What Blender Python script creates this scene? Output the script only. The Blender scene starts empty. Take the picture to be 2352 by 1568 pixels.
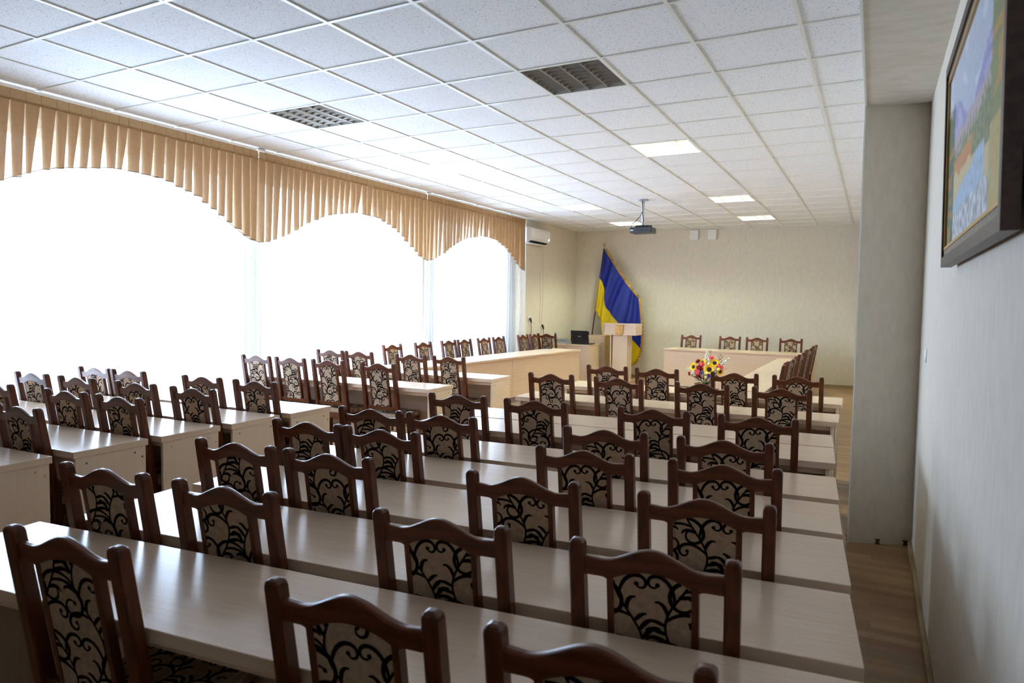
import bpy, bmesh, math, random
from mathutils import Vector, Matrix

# ------------------------------------------------------------------ camera, world, exposure
scene = bpy.context.scene
COL = scene.collection
RAD = math.radians
H = 3.13                                     # ceiling height

cam_data = bpy.data.cameras.new('camera')
cam = bpy.data.objects.new('camera', cam_data)
COL.objects.link(cam)
cam_data.sensor_width = 36.0
cam_data.lens = 36.0 * 1575.057 / 2352.0
cam_data.clip_start = 0.02
YAW, PITCH, ROLL = 0.485386, -0.0550386, -0.0141374
Rm = Matrix.Rotation(YAW, 3, 'Z') @ Matrix.Rotation(PITCH, 3, 'X') @ Matrix.Rotation(ROLL, 3, 'Y')
cx, cy_, cz = Rm.col[0], Rm.col[1], Rm.col[2]
M4 = Matrix(((cx[0], cz[0], -cy_[0], 2.83261), (cx[1], cz[1], -cy_[1], -3.05147),
             (cx[2], cz[2], -cy_[2], 1.53993), (0, 0, 0, 1)))
cam.matrix_world = M4
cam_data.dof.use_dof = True
cam_data.dof.focus_distance = 5.2
cam_data.dof.aperture_fstop = 5.0
scene.camera = cam

vs = scene.view_settings
vs.view_transform = 'Standard'
vs.look = 'None'
vs.gamma = 1.0
vs.use_curve_mapping = False
vs.exposure = 1.65

SKY = 5.4
LAMP = 11.0
world = bpy.data.worlds.new('overcast_sky')
scene.world = world
world.use_nodes = True
wn = world.node_tree.nodes
wn['Background'].inputs[0].default_value = (0.72, 0.89, 1.17, 1)
wn['Background'].inputs[1].default_value = SKY
world.cycles.sampling_method = 'AUTOMATIC'

scene.cycles.use_denoising = True
scene.cycles.max_bounces = 8
scene.cycles.diffuse_bounces = 5
scene.cycles.glossy_bounces = 4
scene.cycles.transmission_bounces = 6
scene.cycles.transparent_max_bounces = 12
scene.cycles.sample_clamp_indirect = 6.0
scene.cycles.caustics_reflective = False
scene.cycles.caustics_refractive = False

# window openings (y0, y1) in the window wall; z from sill to lintel
WINDOWS = [(-0.50, 2.22), (2.53, 5.60), (6.00, 8.20)]
SILL, LINTEL = 0.45, 2.93
for i, (a, b) in enumerate(WINDOWS):          # portals guide the sky light through the openings
    ld = bpy.data.lights.new('window_portal', 'AREA')
    ld.shape = 'RECTANGLE'
    ld.size = b - a
    ld.size_y = LINTEL - SILL
    ld.cycles.is_portal = True
    lo = bpy.data.objects.new('window_portal', ld)
    lo.location = (-3.62, (a + b) / 2, (SILL + LINTEL) / 2)
    # area lamps shine along -Z; aim at +X
    lo.rotation_euler = (RAD(90), 0, RAD(-90))
    COL.objects.link(lo)

# ------------------------------------------------------------------ materials
def nt(name):
    m = bpy.data.materials.new(name)
    m.use_nodes = True
    return m, m.node_tree.nodes, m.node_tree.links, m.node_tree.nodes['Principled BSDF']

def rgb(r, g, b):                              # sRGB 0..255 to linear
    def f(c):
        c /= 255.0
        return c / 12.92 if c <= 0.04045 else ((c + 0.055) / 1.055) ** 2.4
    return (f(r), f(g), f(b), 1)

def ramp(n, stops):
    r = n.new('ShaderNodeValToRGB')
    e = r.color_ramp.elements
    e[0].position, e[0].color = stops[0]
    e[1].position, e[1].color = stops[-1]
    for p, c in stops[1:-1]:
        k = e.new(p)
        k.color = c
    return r

def coords(n, l, scale, kind='Object', rot=(0, 0, 0)):
    t = n.new('ShaderNodeTexCoord')
    m = n.new('ShaderNodeMapping')
    m.inputs['Scale'].default_value = scale
    m.inputs['Rotation'].default_value = rot
    l.new(t.outputs[kind], m.inputs['Vector'])
    return m

def noise_mat(name, c1, c2, scale, rough=0.5, detail=4, stretch=(1, 1, 1), spec=0.5, bump=0.0, kind='Object', coat=0.0, lo=0.35, hi=0.65):
    m, n, l, b = nt(name)
    mp = coords(n, l, stretch, kind)
    t = n.new('ShaderNodeTexNoise')
    t.inputs['Scale'].default_value = scale
    t.inputs['Detail'].default_value = detail
    l.new(mp.outputs[0], t.inputs['Vector'])
    r = ramp(n, [(lo, c1), (hi, c2)])
    l.new(t.outputs['Fac'], r.inputs[0])
    l.new(r.outputs[0], b.inputs['Base Color'])
    b.inputs['Roughness'].default_value = rough
    b.inputs['Specular IOR Level'].default_value = spec
    b.inputs['Coat Weight'].default_value = coat
    b.inputs['Coat Roughness'].default_value = 0.15
    if bump:
        bp = n.new('ShaderNodeBump')
        bp.inputs['Strength'].default_value = bump
        bp.inputs['Distance'].default_value = 0.002
        l.new(t.outputs['Fac'], bp.inputs['Height'])
        l.new(bp.outputs[0], b.inputs['Normal'])
    return m

def plain(name, c, rough=0.5, metal=0.0, spec=0.5, coat=0.0):
    m, n, l, b = nt(name)
    b.inputs['Base Color'].default_value = c
    b.inputs['Roughness'].default_value = rough
    b.inputs['Metallic'].default_value = metal
    b.inputs['Specular IOR Level'].default_value = spec
    b.inputs['Coat Weight'].default_value = coat
    return m

M = {}
M['wood'] = noise_mat('dark_stained_wood', rgb(100, 49, 23), rgb(72, 34, 15), 5.0, 0.30, 6, (9, 9, 1.2), 0.38)
M['wood_h'] = noise_mat('dark_stained_wood_rail', rgb(102, 50, 23), rgb(72, 34, 15), 5.0, 0.30, 6, (1.2, 9, 9), 0.38)
M['lam'] = noise_mat('pale_laminate', rgb(224, 199, 174), rgb(217, 190, 164), 3.0, 0.22, 5, (1.2, 28, 28), 0.5, 0.0)
M['lam_v'] = noise_mat('pale_laminate_upright', rgb(225, 203, 178), rgb(221, 198, 172), 3.0, 0.34, 5, (28, 28, 1.2), 0.4)
M['lam_y'] = noise_mat('pale_laminate_lengthwise', rgb(226, 206, 176), rgb(219, 197, 165), 3.0, 0.24, 5, (28, 1.2, 28), 0.5)
M['wallpaper'] = noise_mat('cream_wallpaper', rgb(227, 218, 203), rgb(219, 210, 194), 7.0, 0.75, 8, (4, 4, 1.4), 0.25, 0.12)
M['beam'] = noise_mat('beam_wallpaper', rgb(222, 215, 203), rgb(212, 204, 190), 6.0, 0.75, 8, (1.2, 3, 1.2), 0.2, 0.1)
M['white_paint'] = plain('white_paint', rgb(236, 236, 232), 0.4)
M['pvc'] = plain('white_plastic', rgb(246, 246, 244), 0.35)
M['rail'] = plain('white_ceiling_rail', rgb(232, 231, 224), 0.35)
M['black'] = plain('black_plastic', rgb(22, 23, 26), 0.45)
M['laptop'] = plain('laptop_shell', rgb(20, 22, 26), 0.35)
M['grey_plastic'] = plain('grey_plastic', rgb(60, 64, 72), 0.4)
M['silver'] = plain('silver_paint', rgb(172, 178, 186), 0.35, 0.3)
M['gold'] = noise_mat('gold_fringe', rgb(190, 150, 50), rgb(130, 96, 22), 60, 0.5, 3)
M['brass'] = plain('brass', rgb(190, 150, 70), 0.35, 0.8)
M['emblem'] = plain('emblem_wood', rgb(206, 152, 84), 0.4)
M['emblem_line'] = plain('emblem_relief', rgb(232, 204, 138), 0.4)
M['baseboard'] = noise_mat('baseboard_pvc', rgb(160, 138, 100), rgb(140, 118, 82), 8, 0.45, 4, (1, 1, 6))
M['clip'] = plain('brown_clip', rgb(60, 42, 30), 0.5)
M['screw'] = plain('screw_metal', rgb(90, 104, 118), 0.4, 0.6)
M['cap'] = plain('peach_cap', rgb(214, 170, 120), 0.5)
M['leaf'] = noise_mat('leaf_green', rgb(52, 92, 50), rgb(28, 58, 34), 20, 0.5)
M['leaf_pale'] = noise_mat('leaf_variegated', rgb(150, 178, 140), rgb(60, 100, 66), 30, 0.5)
M['stem'] = plain('flower_stem', rgb(70, 100, 56), 0.6)
M['f_yellow'] = noise_mat('petal_yellow', rgb(246, 214, 30), rgb(232, 176, 16), 12, 0.6)
M['f_centre'] = noise_mat('sunflower_centre', rgb(50, 26, 14), rgb(28, 14, 8), 60, 0.8)
M['f_red'] = noise_mat('petal_red', rgb(168, 12, 24), rgb(120, 6, 16), 14, 0.6)
M['f_pink'] = noise_mat('petal_pink', rgb(240, 120, 120), rgb(222, 66, 76), 14, 0.6)
M['f_white'] = noise_mat('petal_white', rgb(246, 246, 240), rgb(226, 228, 220), 14, 0.6)
M['f_blue'] = noise_mat('petal_blue', rgb(52, 66, 160), rgb(34, 44, 120), 14, 0.6)
M['f_cream'] = noise_mat('ball_cream', rgb(242, 224, 130), rgb(232, 206, 100), 14, 0.6)
M['basket'] = noise_mat('wicker', rgb(150, 112, 66), rgb(104, 72, 38), 40, 0.7)
M['frame_dark'] = noise_mat('picture_frame_dark', rgb(72, 48, 34), rgb(52, 32, 22), 6, 0.4, 4, (8, 1, 8))
M['frame_mid'] = noise_mat('picture_frame_inner', rgb(140, 124, 100), rgb(104, 90, 68), 80, 0.5)
M['frame_gold'] = plain('picture_frame_gold', rgb(190, 152, 88), 0.35, 0.5)
M['glow'] = None

def floor_mat():
    m, n, l, b = nt('laminate_floor')
    mp = coords(n, l, (1, 1, 1))
    br = n.new('ShaderNodeTexBrick')
    br.offset = 0.37
    br.inputs['Scale'].default_value = 1.0
    br.inputs['Brick Width'].default_value = 0.62
    br.inputs['Row Height'].default_value = 0.064
    br.inputs['Mortar Size'].default_value = 0.0006
    br.inputs['Bias'].default_value = 0.0
    br.inputs['Color1'].default_value = rgb(176, 140, 100)
    br.inputs['Color2'].default_value = rgb(140, 104, 70)
    br.inputs['Mortar'].default_value = rgb(110, 84, 58)
    l.new(mp.outputs[0], br.inputs['Vector'])
    mp2 = coords(n, l, (1.5, 30, 1))
    no = n.new('ShaderNodeTexNoise')
    no.inputs['Scale'].default_value = 3
    no.inputs['Detail'].default_value = 6
    l.new(mp2.outputs[0], no.inputs['Vector'])
    mx = n.new('ShaderNodeMixRGB')
    mx.blend_type = 'MULTIPLY'
    mx.inputs[0].default_value = 0.35
    r = ramp(n, [(0.3, (0.55, 0.5, 0.45, 1)), (0.7, (1, 1, 1, 1))])
    l.new(no.outputs['Fac'], r.inputs[0])
    l.new(br.outputs['Color'], mx.inputs[1])
    l.new(r.outputs[0], mx.inputs[2])
    l.new(mx.outputs[0], b.inputs['Base Color'])
    b.inputs['Roughness'].default_value = 0.33
    return m
M['floor'] = floor_mat()

def tile_mat():
    m, n, l, b = nt('fissured_ceiling_tile')
    mp = coords(n, l, (1, 1, 1))
    no = n.new('ShaderNodeTexNoise')
    no.inputs['Scale'].default_value = 130
    no.inputs['Detail'].default_value = 2
    no.inputs['Distortion'].default_value = 0.6
    l.new(mp.outputs[0], no.inputs['Vector'])
    r = ramp(n, [(0.31, rgb(140, 141, 143)), (0.37, rgb(236, 237, 238)), (1, rgb(242, 243, 244))])
    l.new(no.outputs['Fac'], r.inputs[0])
    l.new(r.outputs[0], b.inputs['Base Color'])
    b.inputs['Roughness'].default_value = 0.85
    b.inputs['Specular IOR Level'].default_value = 0.15
    bp = n.new('ShaderNodeBump')
    bp.inputs['Strength'].default_value = 0.3
    bp.inputs['Distance'].default_value = 0.003
    l.new(no.outputs['Fac'], bp.inputs['Height'])
    l.new(bp.outputs[0], b.inputs['Normal'])
    return m
M['tile'] = tile_mat()

def fabric_mat():
    m, n, l, b = nt('woven_beige_fabric')
    mp = coords(n, l, (1, 1, 1))
    ws = []
    for d in ('X', 'Z'):
        w = n.new('ShaderNodeTexWave')
        w.bands_direction = d
        w.inputs['Scale'].default_value = 95
        w.inputs['Distortion'].default_value = 1.5
        w.inputs['Detail'].default_value = 1
        w.inputs['Detail Scale'].default_value = 2
        l.new(mp.outputs[0], w.inputs['Vector'])
        ws.append(w)
    mx = n.new('ShaderNodeMath')
    mx.operation = 'ADD'
    l.new(ws[0].outputs['Fac'], mx.inputs[0])
    l.new(ws[1].outputs['Fac'], mx.inputs[1])
    no = n.new('ShaderNodeTexNoise')
    no.inputs['Scale'].default_value = 60
    l.new(mp.outputs[0], no.inputs['Vector'])
    ad = n.new('ShaderNodeMath')
    ad.operation = 'ADD'
    l.new(mx.outputs[0], ad.inputs[0])
    l.new(no.outputs['Fac'], ad.inputs[1])
    dv = n.new('ShaderNodeMath')
    dv.operation = 'MULTIPLY'
    dv.inputs[1].default_value = 0.333
    l.new(ad.outputs[0], dv.inputs[0])
    r = ramp(n, [(0.2, rgb(112, 86, 64)), (0.5, rgb(176, 148, 122)), (0.8, rgb(212, 192, 168))])
    l.new(dv.outputs[0], r.inputs[0])
    l.new(r.outputs[0], b.inputs['Base Color'])
    b.inputs['Roughness'].default_value = 0.9
    b.inputs['Specular IOR Level'].default_value = 0.1
    return m
M['fabric'] = fabric_mat()
M['flock'] = plain('black_flock', rgb(26, 18, 16), 0.95, 0, 0.05)

def sheer(name, col, transp, transl_share=0.6):
    m = bpy.data.materials.new(name)
    m.use_nodes = True
    n, l = m.node_tree.nodes, m.node_tree.links
    n.clear()
    out = n.new('ShaderNodeOutputMaterial')
    tr = n.new('ShaderNodeBsdfTransparent')
    tl = n.new('ShaderNodeBsdfTranslucent')
    df = n.new('ShaderNodeBsdfDiffuse')
    tc = n.new('ShaderNodeTexCoord')
    no = n.new('ShaderNodeTexNoise')
    no.inputs['Scale'].default_value = 25
    l.new(tc.outputs['Object'], no.inputs['Vector'])
    r = ramp(n, [(0.3, tuple(c * 0.93 for c in col[:3]) + (1,)), (0.7, col)])
    l.new(no.outputs['Fac'], r.inputs[0])
    l.new(r.outputs[0], tl.inputs[0])
    l.new(r.outputs[0], df.inputs[0])
    tr.inputs[0].default_value = tuple(0.6 + 0.4 * c for c in col[:3]) + (1,)
    m1 = n.new('ShaderNodeMixShader')
    m1.inputs[0].default_value = transl_share
    l.new(df.outputs[0], m1.inputs[1])
    l.new(tl.outputs[0], m1.inputs[2])
    m2 = n.new('ShaderNodeMixShader')
    m2.inputs[0].default_value = 1 - transp
    l.new(tr.outputs[0], m2.inputs[1])
    l.new(m1.outputs[0], m2.inputs[2])
    l.new(m2.outputs[0], out.inputs[0])
    return m
M['tulle'] = sheer('white_tulle', (0.74, 0.75, 0.78, 1), 0.60)
M['valance'] = sheer('tan_organza', rgb(204, 172, 132), 0.24, 0.32)
M['valance_band'] = sheer('tan_organza_band', rgb(168, 132, 92), 0.02, 0.15)
M['hem'] = plain('valance_hem', rgb(110, 84, 66), 0.8)

def glass_mat():
    m = bpy.data.materials.new('window_glass')
    m.use_nodes = True
    n, l = m.node_tree.nodes, m.node_tree.links
    n.clear()
    out = n.new('ShaderNodeOutputMaterial')
    tr = n.new('ShaderNodeBsdfTransparent')
    tr.inputs[0].default_value = (0.95, 0.97, 0.97, 1)
    gl = n.new('ShaderNodeBsdfGlossy')
    gl.inputs['Roughness'].default_value = 0.03
    mx = n.new('ShaderNodeMixShader')
    mx.inputs[0].default_value = 0.06
    l.new(tr.outputs[0], mx.inputs[1])
    l.new(gl.outputs[0], mx.inputs[2])
    l.new(mx.outputs[0], out.inputs[0])
    return m
M['glass'] = glass_mat()

def emit_mat(name, col, s):
    m, n, l, b = nt(name)
    b.inputs['Base Color'].default_value = (0.9, 0.9, 0.9, 1)
    b.inputs['Emission Color'].default_value = col
    b.inputs['Emission Strength'].default_value = s
    return m
M['tube_on'] = emit_mat('lit_tube', (0.90, 1.0, 0.74, 1), LAMP * 10)
M['tube_off'] = plain('unlit_tube', rgb(226, 228, 226), 0.3)
M['louver'] = plain('louver_aluminium', rgb(176, 171, 162), 0.28, 0.55)
M['housing'] = plain('lamp_housing', rgb(206, 204, 198), 0.4)
M['led'] = emit_mat('indicator_light', (0.85, 0.92, 1.0, 1), 3.0)

def satin(name, c):
    m, n, l, b = nt(name)
    b.inputs['Base Color'].default_value = c
    b.inputs['Roughness'].default_value = 0.36
    b.inputs['Specular IOR Level'].default_value = 0.35
    return m
M['flag_blue'] = satin('satin_blue', rgb(10, 26, 122))
M['flag_yellow'] = satin('satin_yellow', rgb(206, 178, 18))

# ------------------------------------------------------------------ mesh helpers
class MB:
    """collects shapes and links them as one mesh object"""
    def __init__(s):
        s.v, s.f, s.mi, s.sm = [], [], [], []
    def add(s, vs_, fs_, mi=0, smooth=False):
        o = len(s.v)
        s.v += [tuple(p) for p in vs_]
        for f in fs_:
            s.f.append(tuple(i + o for i in f))
            s.mi.append(mi)
            s.sm.append(smooth)
    def box(s, x0, x1, y0, y1, z0, z1, mi=0, bev=0.0):
        if bev <= 0:
            vs_ = [(x, y, z) for z in (z0, z1) for y in (y0, y1) for x in (x0, x1)]
            s.add(vs_, [(0, 2, 3, 1), (4, 5, 7, 6), (0, 1, 5, 4), (2, 6, 7, 3), (0, 4, 6, 2), (1, 3, 7, 5)], mi)
            return
        bm = bmesh.new()
        bmesh.ops.create_cube(bm, size=1)
        for v in bm.verts:
            v.co = ((x0 + x1) / 2 + v.co.x * (x1 - x0), (y0 + y1) / 2 + v.co.y * (y1 - y0), (z0 + z1) / 2 + v.co.z * (z1 - z0))
        bmesh.ops.bevel(bm, geom=list(bm.edges), offset=bev, segments=2, affect='EDGES', profile=0.6)
        s.bm(bm, mi, False)
    def bm(s, bm, mi=0, smooth=False):
        bm.verts.index_update()
        s.add([v.co[:] for v in bm.verts], [[v.index for v in f.verts] for f in bm.faces], mi, smooth)
        bm.free()
    def tube(s, pts, r, n=8, mi=0, caps=True, smooth=True):
        pts = [Vector(p) for p in pts]
        rr = r if isinstance(r, (list, tuple)) else [r] * len(pts)
        vs_, fs_ = [], []
        up = Vector((0, 0, 1))
        for i, p in enumerate(pts):
            d = (pts[min(i + 1, len(pts) - 1)] - pts[max(i - 1, 0)])
            d.normalize()
            a = up if abs(d.dot(up)) < 0.95 else Vector((1, 0, 0))
            u = d.cross(a).normalized()
            w = d.cross(u).normalized()
            for k in range(n):
                t = 2 * math.pi * k / n
                vs_.append(p + rr[i] * (math.cos(t) * u + math.sin(t) * w))
        for i in range(len(pts) - 1):
            for k in range(n):
                k2 = (k + 1) % n
                fs_.append((i * n + k, i * n + k2, (i + 1) * n + k2, (i + 1) * n + k))
        if caps:
            fs_.append(tuple(range(n))[::-1])
            fs_.append(tuple((len(pts) - 1) * n + k for k in range(n)))
        s.add(vs_, fs_, mi, smooth)
    def prism(s, poly, y0, y1, mi=0):
        """polygon in (x,z) extruded along y"""
        n = len(poly)
        vs_ = [(x, y0, z) for x, z in poly] + [(x, y1, z) for x, z in poly]
        fs_ = [tuple(range(n))[::-1], tuple(range(n, 2 * n))]
        for i in range(n):
            j = (i + 1) % n
            fs_.append((i, j, n + j, n + i))
        s.add(vs_, fs_, mi)
    def strip(s, tops, bots, y0, y1, mi=0, smooth=False):
        """solid between an upper and a lower line of (x,z) points, extruded along y"""
        n = len(tops)
        vs_ = []
        for (xt, zt), (xb, zb) in zip(tops, bots):
            vs_ += [(xt, y0, zt), (xt, y1, zt), (xb, y1, zb), (xb, y0, zb)]
        fs_ = []
        for i in range(n - 1):
            a, b = i * 4, i * 4 + 4
            fs_ += [(a, b, b + 1, a + 1), (a + 1, b + 1, b + 2, a + 2), (a + 2, b + 2, b + 3, a + 3), (a + 3, b + 3, b, a)]
        fs_ += [(0, 1, 2, 3), ((n - 1) * 4 + 3, (n - 1) * 4 + 2, (n - 1) * 4 + 1, (n - 1) * 4)]
        s.add(vs_, fs_, mi, smooth)
    def ball(s, c, r, mi=0, seg=10, rings=6, sc=(1, 1, 1)):
        bm = bmesh.new()
        bmesh.ops.create_uvsphere(bm, u_segments=seg, v_segments=rings, radius=r)
        for v in bm.verts:
            v.co = (c[0] + v.co.x * sc[0], c[1] + v.co.y * sc[1], c[2] + v.co.z * sc[2])
        s.bm(bm, mi, True)
    def lathe(s, prof, n=24, c=(0, 0, 0), mi=0, smooth=True):
        vs_, fs_ = [], []
        for r, z in prof:
            for k in range(n):
                t = 2 * math.pi * k / n
                vs_.append((c[0] + r * math.cos(t), c[1] + r * math.sin(t), c[2] + z))
        for i in range(len(prof) - 1):
            for k in range(n):
                k2 = (k + 1) % n
                fs_.append((i * n + k, i * n + k2, (i + 1) * n + k2, (i + 1) * n + k))
        fs_.append(tuple(range(n))[::-1])
        fs_.append(tuple((len(prof) - 1) * n + k for k in range(n)))
        s.add(vs_, fs_, mi, smooth)
    def xform(s, fn):
        s.v = [tuple(fn(*p)) for p in s.v]
        return s
    def mesh(s, name, mats):
        me = bpy.data.meshes.new(name)
        me.from_pydata(s.v, [], s.f)
        for m in (mats if isinstance(mats, (list, tuple)) else [mats]):
            me.materials.append(m)
        me.polygons.foreach_set('material_index', s.mi)
        me.polygons.foreach_set('use_smooth', s.sm)
        me.update()
        bm = bmesh.new()
        bm.from_mesh(me)
        bmesh.ops.recalc_face_normals(bm, faces=bm.faces)
        bm.to_mesh(me)
        bm.free()
        return me
    def build(s, name, mats, parent=None, loc=(0, 0, 0), rz=0.0):
        o = bpy.data.objects.new(name, s.mesh(name, mats))
        COL.objects.link(o)
        o.location = loc
        o.rotation_euler = (0, 0, rz)
        if parent:
            o.parent = parent
        return o

def tag(o, label, cat, group=None, kind=None):
    o['label'] = label
    o['category'] = cat
    if group:
        o['group'] = group
    if kind:
        o['kind'] = kind
    return o

def thing(name, label, cat, loc=(0, 0, 0), rz=0.0, group=None):
    o = bpy.data.objects.new(name, None)
    o.empty_display_size = 0.1
    COL.objects.link(o)
    o.location = loc
    o.rotation_euler = (0, 0, rz)
    return tag(o, label, cat, group)

def struct(o):
    o['kind'] = 'structure'
    return o

def dup(root, loc, rz, label, group=None):
    r = root.copy()
    COL.objects.link(r)
    r.location = loc
    r.rotation_euler = (0, 0, rz)
    r['label'] = label
    if group:
        r['group'] = group
    for ch in list(root.children):
        c = ch.copy()
        COL.objects.link(c)
        c.parent = r
        for g in list(ch.children):
            d = g.copy()
            COL.objects.link(d)
            d.parent = c
    return r

# ------------------------------------------------------------------ the setting
YN = -6.6                                     # wall behind the camera
def far_y(x):
    return 11.10 + (x + 3.0) * 0.1009

b = MB()
b.box(-3.7, 3.4, YN - 0.2, 12.1, -0.12, 0.0)
struct(b.build('floor', M['floor']))

LIGHTS = [(-1.8, 1.2, 0), (0.6, 1.2, 0), (-1.8, 3.6, 1), (0.6, 3.6, 1), (-1.8, 7.2, 1), (0.6, 7.2, 1), (-1.8, 9.6, 1), (0.6, 9.6, 1)]
cells = {(round(x / 0.6), round(y / 0.6)) for x, y, on in LIGHTS}
b = MB()
for i in range(-6, 5):
    for j in range(-12, 20):
        if (i, j) in cells:
            continue
        x0, x1 = max(i * 0.6, -3.40), min(i * 0.6 + 0.6, 2.80)
        if i == 4:
            x1 = 2.80
        y0, y1 = j * 0.6, j * 0.6 + 0.6
        b.add([(x0, y0, H + 0.006), (x1, y0, H + 0.006), (x1, y1, H + 0.006), (x0, y1, H + 0.006)], [(0, 3, 2, 1)], 0)
# the upper slab closes the void over the tiles
b.box(-3.8, 3.4, YN - 0.2, 12.2, H + 0.24, H + 0.30, 0)
hw = 0.012
for i in range(-5, 5):
    b.box(i * 0.6 - hw, i * 0.6 + hw, YN, 11.9, H - 0.002, H + 0.03, 1)
for j in range(-11, 20):
    b.box(-3.4, 2.8, j * 0.6 - hw, j * 0.6 + hw, H - 0.0015, H + 0.03, 1)
b.box(2.700, 2.736, YN, 11.9, H - 0.004, H + 0.03, 1)
struct(b.build('ceiling', [M['tile'], M['rail']]))

# far wall, slightly out of square
b = MB()
xa, xb = -3.5, 2.9
b.add([(xa, far_y(xa), 0), (xb, far_y(xb), 0), (xb, far_y(xb), H + 0.2), (xa, far_y(xa), H + 0.2),
       (xa, far_y(xa) + 0.15, 0), (xb, far_y(xb) + 0.15, 0), (xb, far_y(xb) + 0.15, H + 0.2), (xa, far_y(xa) + 0.15, H + 0.2)],
      [(0, 1, 2, 3), (4, 7, 6, 5), (0, 4, 5, 1), (3, 2, 6, 7), (0, 3, 7, 4), (1, 5, 6, 2)])
struct(b.build('wall_far', M['wallpaper']))
b = MB()
b.add([(xa, far_y(xa), 0), (2.75, far_y(2.75), 0), (2.75, far_y(2.75), 0.055), (xa, far_y(xa), 0.055),
       (xa, far_y(xa) - 0.02, 0), (2.75, far_y(2.75) - 0.02, 0), (2.75, far_y(2.75) - 0.012, 0.055), (xa, far_y(xa) - 0.012, 0.055)],
      [(0, 3, 2, 1), (4, 5, 6, 7), (0, 1, 5, 4), (3, 7, 6, 2)])
struct(b.build('baseboard_far', M['baseboard']))

# right side: near wall, pier with the wall beyond it, boxed beam
b = MB()
b.box(3.10, 3.30, YN, 2.1, 0, H + 0.2)
struct(b.build('wall_right', M['wallpaper']))
b = MB()
b.add([(2.735, 1.925, 0), (3.10, 2.07, 0), (3.30, 2.07, 0), (3.30, 12.0, 0), (2.735, 12.0, 0),
       (2.735, 1.925, H + 0.2), (3.10, 2.07, H + 0.2), (3.30, 2.07, H + 0.2), (3.30, 12.0, H + 0.2), (2.735, 12.0, H + 0.2)],
      [(0, 4, 3, 2, 1), (5, 6, 7, 8, 9), (0, 1, 6, 5), (1, 2, 7, 6), (2, 3, 8, 7), (3, 4, 9, 8), (4, 0, 5, 9)])
struct(b.build('wall_pier', M['wallpaper']))
b = MB()
b.box(2.737, 3.11, YN, 2.0, 2.832, H + 0.2)
struct(b.build('wall_beam', M['beam']))
b = MB()
b.box(2.728, 2.736, 1.917, 1.926, 0.0, 2.832)
b.box(2.729, 2.739, YN, 1.92, 2.826, 2.834)
struct(b.build('trim_1', M['white_paint']))
b = MB()
b.box(3.078, 3.10, YN, 1.98, 0, 0.052, 0, 0.004)
struct(b.build('baseboard_right', M['baseboard']))
b = MB()
b.box(2.722, 2.735, 2.05, 11.6, 0, 0.055)
struct(b.build('baseboard_pier', M['baseboard']))

# left side: window wall in a recess, plain wall beyond the curtains
b = MB()
XW = -3.35
segs = [-1.1]
b.box(XW - 0.25, XW, -1.3, 8.7, 0, SILL)
b.box(XW - 0.25, XW, -1.3, 8.7, LINTEL, H + 0.2)
edges = [-1.3] + [e for w in WINDOWS for e in w] + [8.7]
for k in range(0, len(edges), 2):
    b.box(XW - 0.25, XW, edges[k], edges[k + 1], SILL, LINTEL)
struct(b.build('wall_left', M['wallpaper']))
b = MB()
b.box(-3.60, -3.06, 8.64, 11.5, 0, H + 0.2)
struct(b.build('wall_left_far', M['wallpaper']))
b = MB()
b.box(-3.60, -3.06, YN, -1.05, 0, H + 0.2)
struct(b.build('wall_left_near', M['wallpaper']))
b = MB()
b.box(-3.6, 3.3, YN - 0.2, YN, 0, H + 0.2)
struct(b.build('wall_back', M['wallpaper']))

for i, (a, c) in enumerate(WINDOWS):
    x0, x1 = XW - 0.16, XW - 0.10
    b = MB()
    t = 0.055
    b.box(x0, x1, a, a + t, SILL, LINTEL, 0)
    b.box(x0, x1, c - t, c, SILL, LINTEL, 0)
    b.box(x0, x1, a + t, c - t, SILL, SILL + t, 0)
    b.box(x0, x1, a + t, c - t, LINTEL - t, LINTEL, 0)
    nm = 2 if c - a > 2 else 1
    for k in range(1, nm + 1):
        y = a + (c - a) * k / (nm + 1)
        b.box(x0, x1, y - 0.035, y + 0.035, SILL + t, LINTEL - t, 0)
    w = struct(b.build('window_%d' % (i + 1), M['pvc']))
    g = MB()
    g.box(x0 + 0.026, x0 + 0.032, a + t, c - t, SILL + t, LINTEL - t)
    g.build('pane', M['glass'], w)
    s_ = MB()
    s_.box(XW - 0.10, XW + 0.08, a - 0.03, c + 0.03, SILL - 0.03, SILL + 0.004, 0, 0.004)
    s_.build('window_sill', M['pvc'], w)

# loose plastic clips left where the pier lost its baseboard
def clip(x, y, rz, label):
    b = MB()
    b.box(-0.013, 0.013, -0.008, 0, 0.0, 0.011)
    b.box(-0.009, 0.009, -0.006, 0, 0.011, 0.026)
    b.box(-0.014, 0.014, -0.010, 0, 0.026, 0.034)
    o = b.build('baseboard_clip', M['clip'], None, (x, y, 0), rz)
    tag(o, label, 'clip', 'baseboard clips on the pier')
PA = math.atan2(0.145, 0.365)
clip(2.905, 1.990, PA, 'small brown plastic clip at the middle of the bare pier foot')
clip(3.065, 2.050, PA, 'small brown plastic clip in the corner where pier meets right wall')
clip(2.731, 1.975, RAD(-90), 'small brown plastic clip on the aisle side edge of the pier foot')

# ------------------------------------------------------------------ curtains
b = MB()
b.box(-3.035, -3.0, -1.02, 8.52, H - 0.022, H - 0.003)
b.box(-3.23, -3.19, -1.02, 8.52, H - 0.022, H - 0.003)
rail_o = b.build('curtain_rail', M['rail'])
tag(rail_o, 'white double curtain track on the ceiling above the windows', 'curtain rail')
for y in (2.20, 5.27):
    b = MB()
    b.lathe([(0.0, 0.0), (0.028, 0.001), (0.036, 0.010), (0.036, 0.018)], 20)
    b.xform(lambda x, yy, z: (x * 0.9, yy * 1.6, z))
    b.build('rail_cap', M['pvc'], rail_o, (-2.965, y, H - 0.022))

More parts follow.
